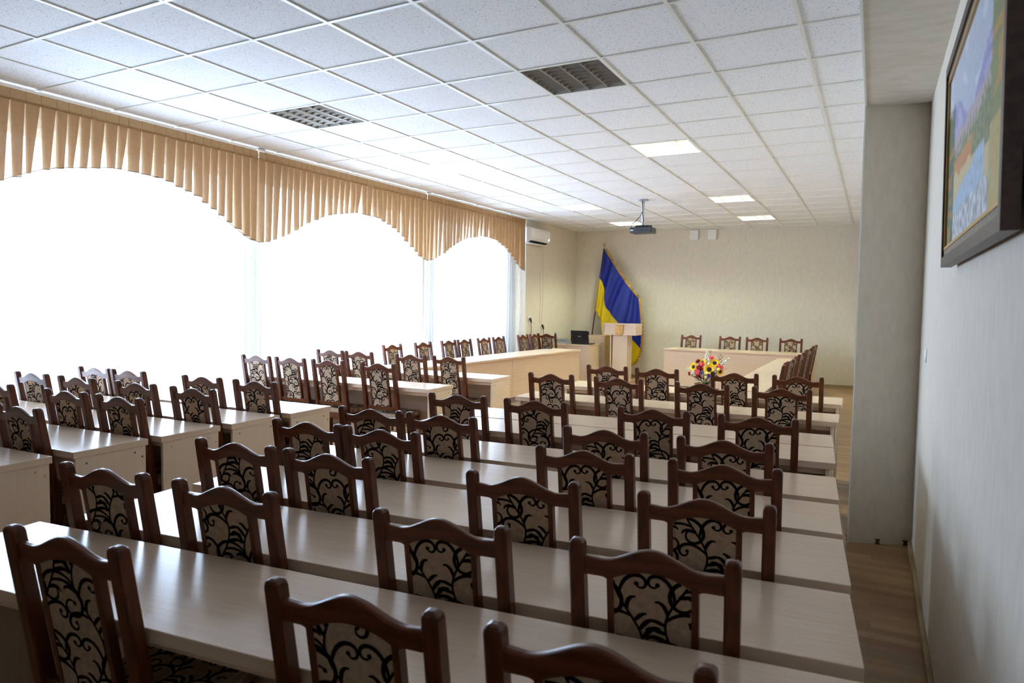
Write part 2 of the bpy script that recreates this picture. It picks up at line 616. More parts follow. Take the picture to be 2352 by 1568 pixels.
def tulle(y0, y1, label, seed, period=0.115, gather=0.018):
    random.seed(seed)
    n = int((y1 - y0) / (0.12 * period))
    ph = [random.uniform(0, 6.28) for _ in range(5)]
    vs_, fs_ = [], []
    zs = [0.04, 1.0, 2.0, H - 0.03]
    for i in range(n + 1):
        y = y0 + (y1 - y0) * i / n
        t = y * 2 * math.pi / period + 1.3 * math.sin(y * 3.1 + ph[0]) + 0.8 * math.sin(y * 7.7 + ph[1])
        for j, z in enumerate(zs):
            a = 0.012 + 0.022 * (1 - z / H)
            x = -3.205 + a * math.sin(t) + 0.01 * math.sin(y * 5 + ph[2] + z)
            vs_.append((x, min(max(y + gather * math.cos(t + 0.4) * (1 - 0.3 * z / H), y0), y1), z))
    k = len(zs)
    for i in range(n):
        for j in range(k - 1):
            fs_.append((i * k + j, (i + 1) * k + j, (i + 1) * k + j + 1, i * k + j + 1))
    b = MB()
    b.add(vs_, fs_, 0, True)
    o = b.build('tulle_curtain', M['tulle'])
    tag(o, label, 'curtain', 'white tulle curtains')
tulle(-0.98, 2.40, 'white sheer tulle curtain over the nearest window at left', 1)
tulle(2.43, 5.50, 'white sheer tulle curtain over the middle window', 2)
tulle(5.53, 8.50, 'white sheer tulle curtain nearest the far wall, beside the air conditioner', 3, 0.10, 0.042)

def lerp_curve(pts, x):
    if x <= pts[0][0]:
        return pts[0][1]
    for (x0, a), (x1, c) in zip(pts, pts[1:]):
        if x <= x1:
            t = (x - x0) / (x1 - x0)
            t = t * t * (3 - 2 * t) if False else t
            return a + (c - a) * t
    return pts[-1][1]

SCALLOP = [(0, 2.15), (0.18, 2.17), (0.44, 2.27), (0.72, 2.42), (1.06, 2.56), (1.58, 2.655), (2.02, 2.64), (2.38, 2.53), (2.70, 2.35), (2.94, 2.21), (3.10, 2.155)]
def valance(y0, y1, label, seed):
    """box-pleated organza: flat faces three layers thick, single-layer gaps that open downwards"""
    random.seed(seed)
    L = y1 - y0
    rows = 6
    P = []
    y = y0
    while y < y1 - 0.05:                       # pleat widths
        w = random.uniform(0.085, 0.125)
        P.append((y, min(y + w, y1)))
        y += w
    if y1 - P[-1][1] > 0:
        P[-1] = (P[-1][0], y1)
    cols = []                                   # each column: (function of f -> y, x)
    for k, (a, c) in enumerate(P):
        p = c - a
        s = ((a + c) / 2 - y0) / L
        gap = (0.56 if s < 0.55 else 0.26 if y0 < 5 or s < 0.62 else 0.05) * random.uniform(0.6, 1.3)
        sw = random.uniform(-0.012, 0.012)
        d = random.uniform(0, 0.006)
        for (t, x) in ((0.0, -2.972), (0.5, -2.970 - d * 0.4), (1.0, -2.972), (0.5, -2.976), (0.03, -2.980)):
            cols.append((a, p, t, x, gap, sw))
    cols.append((P[-1][1], 0.0, 0.0, -2.972, 0.0, 0.0))
    def surf(i, j):
        a, p, t, x, gap, sw = cols[i]
        f = j / (rows - 1)
        w = p * (0.985 - gap * f)
        yy = a + w * t + sw * f * f
        zb = lerp_curve(SCALLOP, (0.75 * (a + p / 2) + 0.25 * yy - y0) / L * 3.10) + (0.010 if x < -2.98 else 0.0)
        z = (H - 0.10) + (zb - (H - 0.10)) * f
        xx = x + (x + 2.976) * 1.2 * f + 0.008 * math.sin(a * 23 + f * 2) * f
        return (xx, min(max(yy, y0), y1), z)
    vs_, fs_ = [], []
    n = len(cols) - 1
    for i in range(n + 1):
        for j in range(rows):
            vs_.append(surf(i, j))
    for i in range(n):
        for j in range(rows - 1):
            fs_.append((i * rows + j, (i + 1) * rows + j, (i + 1) * rows + j + 1, i * rows + j + 1))
    root = thing('valance', label, 'valance', (0, 0, 0), 0, 'tan pleated valances')
    b = MB()
    b.add(vs_, fs_, 0, False)
    b.build('pleated_cloth', M['valance'], root)
    b = MB()
    vs_, fs_ = [], []
    for a, c in P:
        vs_ += [(-2.962, a + 0.004, H - 0.112), (-2.962, a + 0.004, H - 0.024), (-2.968, c, H - 0.112), (-2.968, c, H - 0.024)]
    m = len(P) * 2 - 1
    for i in range(m):
        fs_.append((i * 2, i * 2 + 2, i * 2 + 3, i * 2 + 1))
    b.add(vs_, fs_, 0)
    b.build('header_band', M['valance_band'], root)
    b = MB()
    b.tube([surf(i, rows - 1) for i in range(0, n + 1)], 0.0025, 5)
    b.build('hem', M['hem'], root)
valance(-0.93, 2.16, 'tan pleated scalloped valance nearest the camera above the tulle', 11)
valance(2.162, 5.245, 'tan pleated scalloped valance in the middle of the three', 12)
valance(5.247, 8.42, 'tan pleated scalloped valance next to the air conditioner', 13)

# ------------------------------------------------------------------ ceiling lights
def ceiling_light(x, y, on, label):
    root = thing('ceiling_light', label, 'ceiling light', (x + 0.3, y + 0.3, H), 0, 'square louvred ceiling lights')
    b = MB()
    s = 0.287
    d = 0.09
    b.box(-s, s, -s, s, d, d + 0.01)
    b.box(-s - 0.006, -s, -s, s, -0.001, d)
    b.box(s, s + 0.006, -s, s, -0.001, d)
    b.box(-s - 0.006, s + 0.006, -s - 0.006, -s, -0.001, d)
    b.box(-s - 0.006, s + 0.006, s, s + 0.006, -0.001, d)
    b.build('housing', M['housing'], root)
    for k in range(4):
        px = -s + s * 2 * (k + 0.5) / 4
        t = MB()
        t.tube([(px, -s + 0.02, 0.062), (px, s - 0.02, 0.062)], 0.013, 8)
        t.build('tube', M['tube_on' if on else 'tube_off'], root)
    l = MB()
    for k in range(5):                       # long V-shaped reflectors between the tubes
        px = -s + s * 2 * k / 4
        a = 0.020 if 0 < k < 4 else 0.010
        z0, z1 = 0.0, 0.05
        l.prism([(px - 0.002, z0), (px + 0.002, z0), (px + a, z1), (px - a, z1)] if 0 < k < 4 else
                ([(px, z0), (px + 0.003, z0), (px + a, z1), (px, z1)] if k == 0 else [(px - 0.003, z0), (px, z0), (px, z1), (px - a, z1)]), -s, s)
    for k in range(4):                       # cross blades in every bay
        xa = -s + s * 2 * k / 4 + 0.004
        xb = -s + s * 2 * (k + 1) / 4 - 0.004
        for j in range(1, 8):
            py = -s + 2 * s * j / 8
            l.add([(xa, py - 0.001, 0.002), (xb, py - 0.001, 0.002), (xb, py + 0.001, 0.002), (xa, py + 0.001, 0.002),
                   (xa, py - 0.014, 0.042), (xb, py - 0.014, 0.042), (xb, py + 0.014, 0.042), (xa, py + 0.014, 0.042)],
                  [(0, 1, 2, 3), (4, 7, 6, 5), (0, 4, 5, 1), (2, 6, 7, 3), (0, 3, 7, 4), (1, 5, 6, 2)])
    l.build('louver', M['louver'], root)
NAMES = ['unlit square louvred ceiling light nearest the windows and camera', 'unlit square louvred ceiling light right of the nearest pair',
         'lit square ceiling light above the window side, second row back', 'lit square ceiling light on the right, largest of the glowing ones',
         'lit square ceiling light on window side just left of the projector', 'lit square ceiling light on the right, third row back',
         'lit square ceiling light partly behind the projector pole', 'lit square ceiling light on the right nearest the far wall']
for (x, y, on), nm in zip(LIGHTS, NAMES):
    ceiling_light(x, y, on, nm)

# ------------------------------------------------------------------ chairs
LEAN = math.tan(RAD(9.5))
ZS = 0.45
def lean_y(z):
    return -(z - ZS) * LEAN if z > ZS else 0.0

def post_mesh(side):
    """rear leg and back post in one sweep, rounded section, domed top"""
    x0 = side * 0.184
    prof = [(0.0, -0.045, 0.030, 0.036), (0.20, -0.016, 0.034, 0.040), (0.40, -0.001, 0.037, 0.044), (0.47, lean_y(0.47), 0.037, 0.044),
            (0.60, lean_y(0.60), 0.037, 0.043), (0.75, lean_y(0.75), 0.037, 0.042), (0.90, lean_y(0.90), 0.037, 0.040), (0.948, lean_y(0.948), 0.037, 0.039),
            (0.958, lean_y(0.958), 0.034, 0.036), (0.964, lean_y(0.964), 0.026, 0.028), (0.967, lean_y(0.967), 0.012, 0.014)]
    b = MB()
    vs_, fs_ = [], []
    for z, y, w, d in prof:
        c = 0.22
        hx, hy = w / 2, d / 2
        for (px, py) in ((1, -1 + c), (1, 1 - c), (1 - c, 1), (-1 + c, 1), (-1, 1 - c), (-1, -1 + c), (-1 + c, -1), (1 - c, -1)):
            vs_.append((x0 + px * hx, y + py * hy, z))
    for i in range(len(prof) - 1):
        for k in range(8):
            k2 = (k + 1) % 8
            fs_.append((i * 8 + k, i * 8 + k2, (i + 1) * 8 + k2, (i + 1) * 8 + k))
    fs_.append(tuple(range(8))[::-1])
    fs_.append(tuple((len(prof) - 1) * 8 + k for k in range(8)))
    b.add(vs_, fs_, 0)
    return b

def crest_top(x):
    a = abs(x)
    t = max(0.0, 1 - a / 0.125)
    t = t * t * (3 - 2 * t)
    return 0.921 + 0.041 * t + 0.004 * max(0, (a - 0.125) / 0.04)
def crest_bot(x):
    a = abs(x)
    if a < 0.094:
        return 0.904 - 0.026 * (a / 0.094) ** 2
    if a < 0.110:
        return 0.873
    if a < 0.122:
        return 0.873 + 0.005 * math.sqrt(max(0, (a - 0.110) / 0.012))
    return 0.878

def leaned(b, off=0.0):
    return b.xform(lambda x, y, z: (x, y + lean_y(z) + off, z))

def stroke(pts, w):
    """variable-width ribbon -> list of quads (4 points in 2D)"""
    q = []
    n = len(pts)
    e = []
    for i, (x, z) in enumerate(pts):
        a, c = pts[max(0, i - 1)], pts[min(n - 1, i + 1)]
        dx, dz = c[0] - a[0], c[1] - a[1]
        d = math.hypot(dx, dz) or 1
        h = BOLD * w(i / (n - 1)) / 2
        e.append(((x - dz / d * h, z + dx / d * h), (x + dz / d * h, z - dx / d * h)))
    for i in range(n - 1):
        q.append((e[i][0], e[i][1], e[i + 1][1], e[i + 1][0]))
    return q
def bez(p0, p1, p2, p3, n=22):
    r = []
    for i in range(n + 1):
        t = i / n
        u = 1 - t
        r.append((u ** 3 * p0[0] + 3 * u * u * t * p1[0] + 3 * u * t * t * p2[0] + t ** 3 * p3[0],
                  u ** 3 * p0[1] + 3 * u * u * t * p1[1] + 3 * u * t * t * p2[1] + t ** 3 * p3[1]))
    return r
def spiral(cx_, cz_, r0, r1, a0, turns, n=30):
    r = []
    for i in range(n + 1):
        t = i / n
        a = RAD(a0) + turns * 2 * math.pi * t
        rr = r0 + (r1 - r0) * (t ** 0.8)
        r.append((cx_ + rr * math.cos(a), cz_ + rr * math.sin(a)))
    return r
def disc(cx_, cz_, r):
    p = [(cx_ + r * math.cos(2 * math.pi * k / 8), cz_ + r * math.sin(2 * math.pi * k / 8)) for k in range(8)]
    return [(p[0], p[1], p[2], p[3]), (p[0], p[3], p[4], p[7]), (p[4], p[5], p[6], p[7])]

TW, TH = 0.25, 0.34
BOLD = 1.3
def tendril(x, z, head, k0, k1, ln, wm, bulb, n=26):
    """curl that tightens as it grows; ends in a round bulb"""
    pts = [(x, z)]
    h = head
    ds = ln / n
    for i in range(n):
        t = i / (n - 1)
        h += ds * (k0 + (k1 - k0) * t ** 2.2)
        x += ds * math.cos(h)
        z += ds * math.sin(h)
        pts.append((x, z))
    q = stroke(pts, lambda t: wm * (0.45 + 0.75 * math.sin(math.pi * min(1, 0.15 + 0.80 * t)) ** 1.2))
    if bulb:
        q += disc(pts[-1][0], pts[-1][1], bulb)
    return q
def ornament():
    q = []
    for c in (0, 1):                            # two climbing vines, half a period apart
        sg = 1 if c == 0 else -1
        xc = TW * (0.25 + 0.5 * c)
        f = lambda z: xc + sg * 0.036 * math.sin(2 * math.pi * z / TH + c * 1.1)
        df = lambda z: math.atan2(1.0, sg * 0.036 * 2 * math.pi / TH * math.cos(2 * math.pi * z / TH + c * 1.1))
        q += stroke([(f(TH * i / 40), TH * i / 40) for i in range(41)], lambda t: 0.0050)
        for k, (zz, sd, big) in enumerate(((0.015, 1, 1), (0.100, -1, 0), (0.150, 1, 0), (0.185, -1, 1), (0.270, 1, 0), (0.318, -1, 0))):
            sd *= sg
            h = df(zz) - sd * 0.55
            if big:
                # large scroll with acanthus strokes curling inside it
                q += tendril(f(zz), zz, h, -sd * 12, -sd * 62, 0.270, 0.0070, 0.0064, 44)
                for dz_, a_, l_, w_ in ((0.030, 0.9, 0.060, 0.0080), (0.052, 1.1, 0.052, 0.0078), (0.074, 1.3, 0.040, 0.0070)):
                    q += tendril(f(zz + dz_), zz + dz_, df(zz + dz_) - sd * a_, sd * 4, -sd * 75, l_, w_, 0, 14)
            else:
                q += tendril(f(zz), zz, h, -sd * 9, -sd * 105, 0.150, 0.0068, 0.0062, 34)
                q += tendril(f(zz + 0.016), zz + 0.016, df(zz + 0.016) + sd * 0.5, sd * 12, sd * 90, 0.050, 0.0070, 0.0, 14)
    return q
ORN = ornament()

def pattern(inside, off, flip, sc=1.0):
    out = []
    for i in range(-2, 3):
        for j in range(-2, 3):
            for quad in ORN:
                p = []
                for x, z in quad:
                    X = (x + (i + 0.0) * TW + off[0] - TW / 2) * sc
                    Z = (z + j * TH + off[1] - TH / 2) * sc
                    p.append((-X if flip else X, Z))
                c = (sum(k[0] for k in p) / 4, sum(k[1] for k in p) / 4)
                if inside(c[0], c[1]):
                    out.append(p)
    return out

def panel_mesh(var):
    random.seed(100 + var)
    off = (random.uniform(0, TW), random.uniform(0, TH))
    flip = var % 2 == 1
    b = MB()
    n = 14
    zb = 0.512
    tops = [(-0.0955 + 0.191 * i / n, crest_bot((-0.094 + 0.188 * i / n)) + 0.004) for i in range(n + 1)]
    bots = [(x, zb) for x, z in tops]
    b.strip(tops, bots, -0.010, 0.010, 0)
    def ins(x, z):
        return abs(x) < 0.0925 and zb + 0.03 < z + 0.70 and z + 0.70 < crest_bot(x) - 0.0005
    for p in pattern(ins, off, flip):
        vs_ = [(x, -0.0108, z + 0.70) for x, z in p]
        b.add(vs_, [(0, 1, 2, 3)], 1)
    for p in pattern(ins, (off[0] + 0.1, off[1] + 0.13), not flip):
        vs_ = [(x, 0.0108, z + 0.70) for x, z in p]
        b.add(vs_, [(0, 1, 2, 3)], 1)
    return leaned(b)

def seat_mesh():
    b = MB()
    bm = bmesh.new()
    bmesh.ops.create_cube(bm, size=1)
    for v in bm.verts:
        w = 0.40 if v.co.y > 0 else 0.372
        v.co = (v.co.x * w, 0.178 + v.co.y * 0.35, 0.452 + v.co.z * 0.046)
    bmesh.ops.bevel(bm, geom=list(bm.edges), offset=0.014, segments=3, affect='EDGES', profile=0.6)
    b.bm(bm, 0, True)
    ins = lambda x, y: abs(x) < 0.178 and abs(y) < 0.155
    for p in pattern(ins, (0.05, 0.1), False):
        b.add([(x, y + 0.178, 0.4757) for x, y in p], [(0, 1, 2, 3)], 1)
    return b

mesh_post = {s: post_mesh(s).mesh('rear_leg', M['wood']) for s in (-1, 1)}
b = MB()
n = 40
xs = [-0.168 + 0.336 * i / n for i in range(n + 1)]
vs_, fs_ = [], []
SEC = [(-0.012, 0.0, 0), (-0.012, -0.006, 1), (-0.010, -0.002, 1), (-0.005, 0.0, 1), (0.005, 0.0, 1), (0.010, -0.002, 1), (0.012, -0.006, 1), (0.012, 0.0, 0)]
for x in xs:
    for y, dz, t in SEC:
        vs_.append((x, y, (crest_top(x) if t else crest_bot(x)) + dz))
k = len(SEC)
for i in range(n):
    for j in range(k):
        j2 = (j + 1) % k
        fs_.append((i * k + j, i * k + j2, (i + 1) * k + j2, (i + 1) * k + j))
fs_ += [tuple(range(k)), tuple(range(n * k, n * k + k))[::-1]]
b.add(vs_, fs_, 0)
mesh_crest = leaned(b).mesh('crest_rail', M['wood_h'])
b = MB()
b.box(-0.168, 0.168, -0.011, 0.011, 0.510, 0.545, 0, 0.003)
mesh_lower = leaned(b).mesh('lower_rail', M['wood_h'])
mesh_stile = {}
for s in (-1, 1):
    b = MB()
    xa, xb = sorted((s * 0.093, s * 0.1095))
    b.box(xa, xb, -0.0125, 0.0125, 0.540, 0.885, 0)
    mesh_stile[s] = leaned(b).mesh('back_stile', M['wood'])
mesh_panel = [panel_mesh(v).mesh('back_panel', [M['fabric'], M['flock']]) for v in range(6)]
mesh_seat = seat_mesh().mesh('seat', [M['fabric'], M['flock']])
b = MB()
b.box(-0.178, 0.178, 0.008, 0.026, 0.375, 0.430, 0)
b.box(-0.170, 0.170, 0.322, 0.340, 0.375, 0.430, 0)
b.box(-0.192, -0.174, 0.02, 0.335, 0.375, 0.430, 0)
b.box(0.174, 0.192, 0.02, 0.335, 0.375, 0.430, 0)
mesh_apron = b.mesh('seat_frame', M['wood_h'])
mesh_fleg = {}
for s in (-1, 1):
    b = MB()
    b.tube([(s * 0.178, 0.325, 0.0), (s * 0.178, 0.327, 0.3), (s * 0.178, 0.327, 0.430)], [0.019, 0.025, 0.026], 4, 0, True, False)
    mesh_fleg[s] = b.mesh('front_leg', M['wood'])
b = MB()
b.box(-0.172, -0.152, 0.0, 0.315, 0.17, 0.20)
b.box(0.152, 0.172, 0.0, 0.315, 0.17, 0.20)
b.box(-0.155, 0.155, 0.16, 0.178, 0.172, 0.198)
mesh_stretch = b.mesh('stretcher', M['wood_h'])

def raw(name, me, parent):
    o = bpy.data.objects.new(name, me)
    COL.objects.link(o)
    o.parent = parent
    return o

CHAIRS = []
for v in range(6):
    root = bpy.data.objects.new('dining_chair', None)
    root.empty_display_size = 0.1
    root['category'] = 'chair'
    parts = [raw('rear_leg', mesh_post[-1], root), raw('rear_leg', mesh_post[1], root), raw('crest_rail', mesh_crest, root),
             raw('lower_rail', mesh_lower, root), raw('back_stile', mesh_stile[-1], root), raw('back_stile', mesh_stile[1], root),
             raw('back_panel', mesh_panel[v], root), raw('seat', mesh_seat, root), raw('seat_frame', mesh_apron, root),
             raw('front_leg', mesh_fleg[-1], root), raw('front_leg', mesh_fleg[1], root), raw('stretcher', mesh_stretch, root)]
    parts[6]['label'] = 'woven beige fabric panel with black scroll pattern'
    parts[7]['label'] = 'fabric seat with black scroll pattern'
    COL.objects.link(root)
    CHAIRS.append([root, False])
chair_no = [0]
def chair(x, y, rz, label, group, var=None):
    v = (chair_no[0] * 5 + chair_no[0] // 4) % 6 if var is None else var
    chair_no[0] += 1
    root, used = CHAIRS[v]
    if not used:
        CHAIRS[v][1] = True
        root.location = (x, y, 0)
        root.rotation_euler = (0, 0, rz)
        root['label'] = label
        root['group'] = group
        return root
    return dup(root, (x, y, 0), rz, label, group)

# ------------------------------------------------------------------ desks in rows
def desk(xr, yr, ang, ln, dp, z, label, group, fix=None, inset=0.03):
    """origin at the floor under the right near corner; runs to -x, away from the camera in +y"""
    root = thing('desk', label, 'desk', (xr, yr, 0), RAD(ang), group)
    t = 0.036
    b = MB()
    b.box(-ln, 0, 0, dp, z - t, z, 0, 0.0025)
    b.build('tabletop', M['lam'], root)
    for k, x0 in enumerate((-inset - 0.018, -ln + inset)):
        p = MB()
        p.box(x0, x0 + 0.018, 0.012, dp - 0.014, 0.0, z - t, 0, 0.001)
        sp = p.build('side_panel', M['lam_v'], root)
        if k == 0 and fix:
            for (fy, fz) in ((0.07, z - t - 0.035), (dp - 0.08, z - t - 0.03), (dp - 0.035, z - t - 0.06)):
                s_ = MB()
                s_.lathe([(0.006, 0), (0.0055, 0.0012), (0.001, 0.0016)], 12)
                s_.xform(lambda x, y, zz: (zz, x, y))
                s_.build('screw_cap', M[fix], sp, (x0 + 0.018, fy, fz))
    p = MB()
    p.box(-ln + inset + 0.018, -inset - 0.018, dp - 0.030, dp - 0.014, 0.28, z - t)
    p.build('modesty_panel', M['lam'], root)
    p = MB()
    p.box(-ln + inset + 0.018, -inset - 0.018, 0.040, 0.056, z - t - 0.035, z - t)
    p.build('apron_rail', M['lam'], root)
    return root

ORD = ['nearest', 'second', 'third', 'fourth', 'fifth', 'sixth', 'seventh', 'eighth']
RIGHT = [  # x, y of right near corner, angle, length, depth, chair centres
    (2.892, -1.858, 5.9, 2.64, 0.430, [1.109, 1.931, 2.424]),
    (2.843, -1.366, 5.6, 2.58, 0.430, [0.53, 1.059, 1.812, 2.38]),
    (2.803, -0.873, 5.0, 2.57, 0.430, [0.553, 1.010, 1.803, 2.395]),
    (2.763, -0.387, 4.3, 2.59, 0.405, [0.447, 0.864, 1.825, 2.359]),
    (2.732, 0.092, 4.4, 2.57, 0.420, [0.44, 0.873, 1.739, 2.271]),
    (2.686, 0.828, 4.4, 2.55, 0.430, [0.52, 1.046, 1.752, 2.303]),
    (2.635, 2.249, 1.3, 2.53, 0.414, [0.468, 1.05, 1.701, 2.264]),
    (2.623, 3.241, 1.35, 2.51, 0.484, [0.600, 1.077, 1.765, 2.280])]
LEFT = [
    (-0.790, -1.525, 1.9, 2.34, 0.420, []),
    (-0.801, -1.005, 1.9, 2.34, 0.424, [-1.161]),
    (-0.804, -0.507, 1.9, 2.34, 0.420, [-2.36, -1.592, -1.083]),
    (-0.803, -0.017, 1.9, 2.34, 0.420, [-2.84, -2.29, -1.64, -1.075]),
    (-0.799, 0.485, 1.9, 2.34, 0.428, [-2.880, -2.454, -1.608, -1.072]),
    (-0.767, 2.147, 1.5, 2.34, 0.430, [-2.87, -2.397, -1.906, -1.298]),
    (-0.712, 3.227, 1.0, 2.40, 0.437, [-2.865, -2.433, -1.706, -1.209])]
ZD = 0.74
FROM_R = ['rightmost', 'second from right', 'third from right', 'fourth from right']
def rows(table, side, seat_gap):
    for k, (xr, yr, a, ln, dp, cs) in enumerate(table):
        cap = None
        if side == 'left-hand':
            cap = 'cap' if k in (0, 2) else 'screw'
        desk(xr, yr, a, ln, dp, ZD, 'long pale laminate desk, %s row from the camera of the %s block' % (ORD[k], side),
             'desks of the %s block' % side, cap, 0.03 if side == 'right-hand' else 0.004)
        cs = sorted(cs, reverse=True)
        for i, x in enumerate(cs):
            yl = yr + (x - xr) * math.tan(RAD(a))
            # the chair back leans away from the desk; its post clears the near edge
            lab = 'dark wooden scroll-pattern chair, %s, at the %s row of the %s desks' % (FROM_R[i], ORD[k], side)
            if len(cs) == 1:
                lab = 'dark wooden scroll-pattern chair alone at the %s row of the %s desks' % (ORD[k], side)
            y = yl - 0.034 + (ZD - ZS) * LEAN
            chair(x, y, RAD(a), lab, 'chairs at the %s desks' % side)
rows(RIGHT, 'right-hand', 0)
rows(LEFT, 'left-hand', 0)
desk(2.656, 1.281, 4.4, 2.55, 0.410, ZD, 'chairless pale laminate desk pushed against back of the sixth right-hand row', 'desks of the right-hand block')

# ------------------------------------------------------------------ tables at the front
ZF = 0.722
def front_table(name, label, x, y, rz, ln, dp, z, panel_z0, panel_in, group=None, ends=(1, 1), mats=('lam', 'lam', 'lam_v')):
    """origin at floor under the front left corner; front panel faces local -y"""
    root = thing(name, label, 'table', (x, y, 0), rz, group)
    t = 0.028
    b = MB()
    b.box(0, ln, 0, dp, z - t, z, 0, 0.002)
    b.build('tabletop', M[mats[0]], root)
    b = MB()
    b.box(0.004, ln - 0.004, panel_in, panel_in + 0.018, panel_z0, z - t)
    b.build('front_panel', M[mats[1]], root)
    for k, xx in enumerate((0.004, ln - 0.022)):
        if ends[k]:
            b = MB()
            b.box(xx, xx + 0.018, panel_in + 0.018, dp - 0.02, 0, z - t)
            b.build('side_panel', M[mats[2]], root)
    return root
# window side: panels face +x, so local -y -> +x : rotate +90
FLA = math.atan2(0.281, 4.574)
def fl_pt(y):
    return -2.167 + (y - 3.975) * math.tan(FLA)
front_table('conference_table', 'pale side table along the windows, half nearer the camera', fl_pt(3.86), 3.86, RAD(90) - FLA, 2.36, 0.60, ZF, 0.10, 0.02, 'window side tables', (1, 0))
front_table('conference_table', 'pale side table along the windows, half nearer the far wall', fl_pt(6.225), 6.225, RAD(90) - FLA, 2.36, 0.60, ZF, 0.10, 0.02, 'window side tables', (0, 1))
# right side: panels face -x
front_table('conference_table', 'pale narrow table near the aisle chairs, half nearer the camera', 1.49, 6.30, RAD(-90), 2.36, 0.43, ZF, 0.08, 0.02, 'aisle side tables', (0, 1))
front_table('conference_table', 'pale narrow table near the aisle chairs, half touching the presidium side', 1.48, 8.72, RAD(-90), 2.41, 0.43, ZF, 0.08, 0.02, 'aisle side tables', (1, 0))
# head table of two halves
HA = math.atan2(9.79 - 9.975, 2.62)
front_table('head_table', 'pale presidium table left half, beside the lectern', -0.735, 9.975, HA, 0.90, 0.62, ZF, 0.02, 0.025, 'presidium tables', (1, 0))
front_table('head_table', 'pale presidium table right half, behind the flower arrangement', 0.172, 9.911, HA, 1.72, 0.62, ZF, 0.02, 0.025, 'presidium tables', (0, 1))
# laptop table and taller cabinet in the corner
front_table('laptop_table', 'pale table in the left corner under the laptop', -3.03, 9.72, 0, 0.86, 0.62, 0.735, 0.02, 0.012, None)
root = thing('cabinet', 'taller pale cabinet behind the laptop, in front of the flag pole', 'cabinet', (-2.50, 10.50, 0))
b = MB(); b.box(-0.01, 0.41, -0.01, 0.36, 0.88, 0.90, 0, 0.002); b.build('top', M['lam'], root)
b = MB(); b.box(0, 0.385, 0, 0.35, 0.0, 0.88); b.build('body', M['lam_v'], root)
b = MB(); b.box(0.012, 0.373, -0.016, 0, 0.03, 0.87, 0, 0.002); dr = b.build('door', M['lam_v'], root)
b = MB(); b.box(0.300, 0.345, -0.036, -0.016, 0.74, 0.752); b.build('handle', M['silver'], dr)

# chairs along the window side table face +x, along the aisle table face -x, head table chairs face the camera
for i, y in enumerate((4.44, 5.16, 5.84, 6.30, 6.92, 7.43, 8.37, 8.87)):
    nm = ['nearest the camera', 'second from camera', 'third from camera', 'fourth from camera', 'fifth from camera', 'sixth from camera', 'seventh from camera', 'furthest from camera'][i]
    chair(-2.80 - 0.086 + 0.0 + 0.0, y, RAD(-90), 'dark wooden chair %s in the line along the window side table' % nm, 'chairs along the window side table')
for i, y in enumerate((4.41, 4.99, 5.45, 6.22, 6.76, 7.36, 8.00, 8.44)):
    nm = ['nearest the camera', 'second from camera', 'third from camera', 'fourth from camera', 'fifth from camera', 'sixth from camera', 'seventh from camera', 'furthest from camera'][i]
    chair(1.958 + 0.0, y, RAD(90 + (4, -3, 2, -2, 3, -4, 2, -2)[i]), 'dark wooden chair %s in the edge-on line by the aisle table' % nm, 'chairs along the aisle side table')
for i, x in enumerate((-0.395, 0.363, 0.870, 1.475)):
    nm = ['leftmost', 'second from left', 'third from left', 'rightmost'][i]
    chair(x, 10.69 - 0.03 * i, RAD(180), 'dark wooden chair %s behind the presidium table against far wall' % nm, 'chairs behind the presidium')
chair(-2.835, 9.22, RAD(3), 'dark wooden chair behind the window side line, left of the mixer', 'chairs in the left corner')
chair(-2.76, 10.62, RAD(180), 'dark wooden chair half hidden behind the open laptop', 'chairs in the left corner')
for r_, used in CHAIRS:
    assert used

# ------------------------------------------------------------------ text helper
def text_mesh(name, body, size, mat, parent, loc, rot, depth=0.0006):
    cu = bpy.data.curves.new(name, 'FONT')
    cu.body = body
    cu.size = size
    cu.extrude = depth
    cu.align_x = 'CENTER'
    cu.align_y = 'CENTER'
    to = bpy.data.objects.new(name + '_tmp', cu)
    COL.objects.link(to)
    dg = bpy.context.evaluated_depsgraph_get()
    me = bpy.data.meshes.new_from_object(to.evaluated_get(dg))
    bpy.data.objects.remove(to)
    bpy.data.curves.remove(cu)
    me.name = name
    me.materials.clear()
    me.materials.append(mat)
    o = bpy.data.objects.new(name, me)
    COL.objects.link(o)
    o.parent = parent
    o.location = loc
    o.rotation_euler = rot
    return o

# ------------------------------------------------------------------ things on the laptop table
root = thing('laptop', 'open black laptop seen from behind on the corner table', 'laptop', (-2.43, 9.90, 0.735), RAD(-6))
b = MB(); b.box(-0.20, 0.20, 0.0, 0.27, 0.003, 0.022, 0, 0.004); b.build('base', M['laptop'], root)
b = MB(); b.box(-0.20, 0.20, -0.012, 0.0, 0.0, 0.262, 0, 0.003); b.xform(lambda x, y, z: (x, y - z * 0.16, z + 0.018)); ld_ = b.build('lid', M['laptop'], root)
text_mesh('lid_logo', 'acer', 0.042, M['silver'], ld_, (0, -0.0395, 0.165), (RAD(81), 0, 0))
root = thing('audio_mixer', 'silver sloping audio mixer left of the laptop', 'audio mixer', (-3.02, 9.86, 0.735), 0)
b = MB()
prof = [(0.0, 0.0), (0.36, 0.0), (0.36, 0.03), (0.0, 0.105)]
b.add([(0, 0, 0), (0.30, 0, 0), (0.30, 0, 0.105), (0, 0, 0.105), (0, 0.36, 0), (0.30, 0.36, 0), (0.30, 0.36, 0.03), (0, 0.36, 0.03)],
      [(0, 1, 2, 3), (4, 7, 6, 5), (0, 4, 5, 1), (3, 2, 6, 7), (0, 3, 7, 4), (1, 5, 6, 2)])
b.build('body', M['silver'], root)
b = MB()
for k in range(9):
    b.box(0.02 + k * 0.031, 0.034 + k * 0.031, -0.004, 0.0, 0.055, 0.072)
b.build('sockets', M['black'], root)
b = MB()
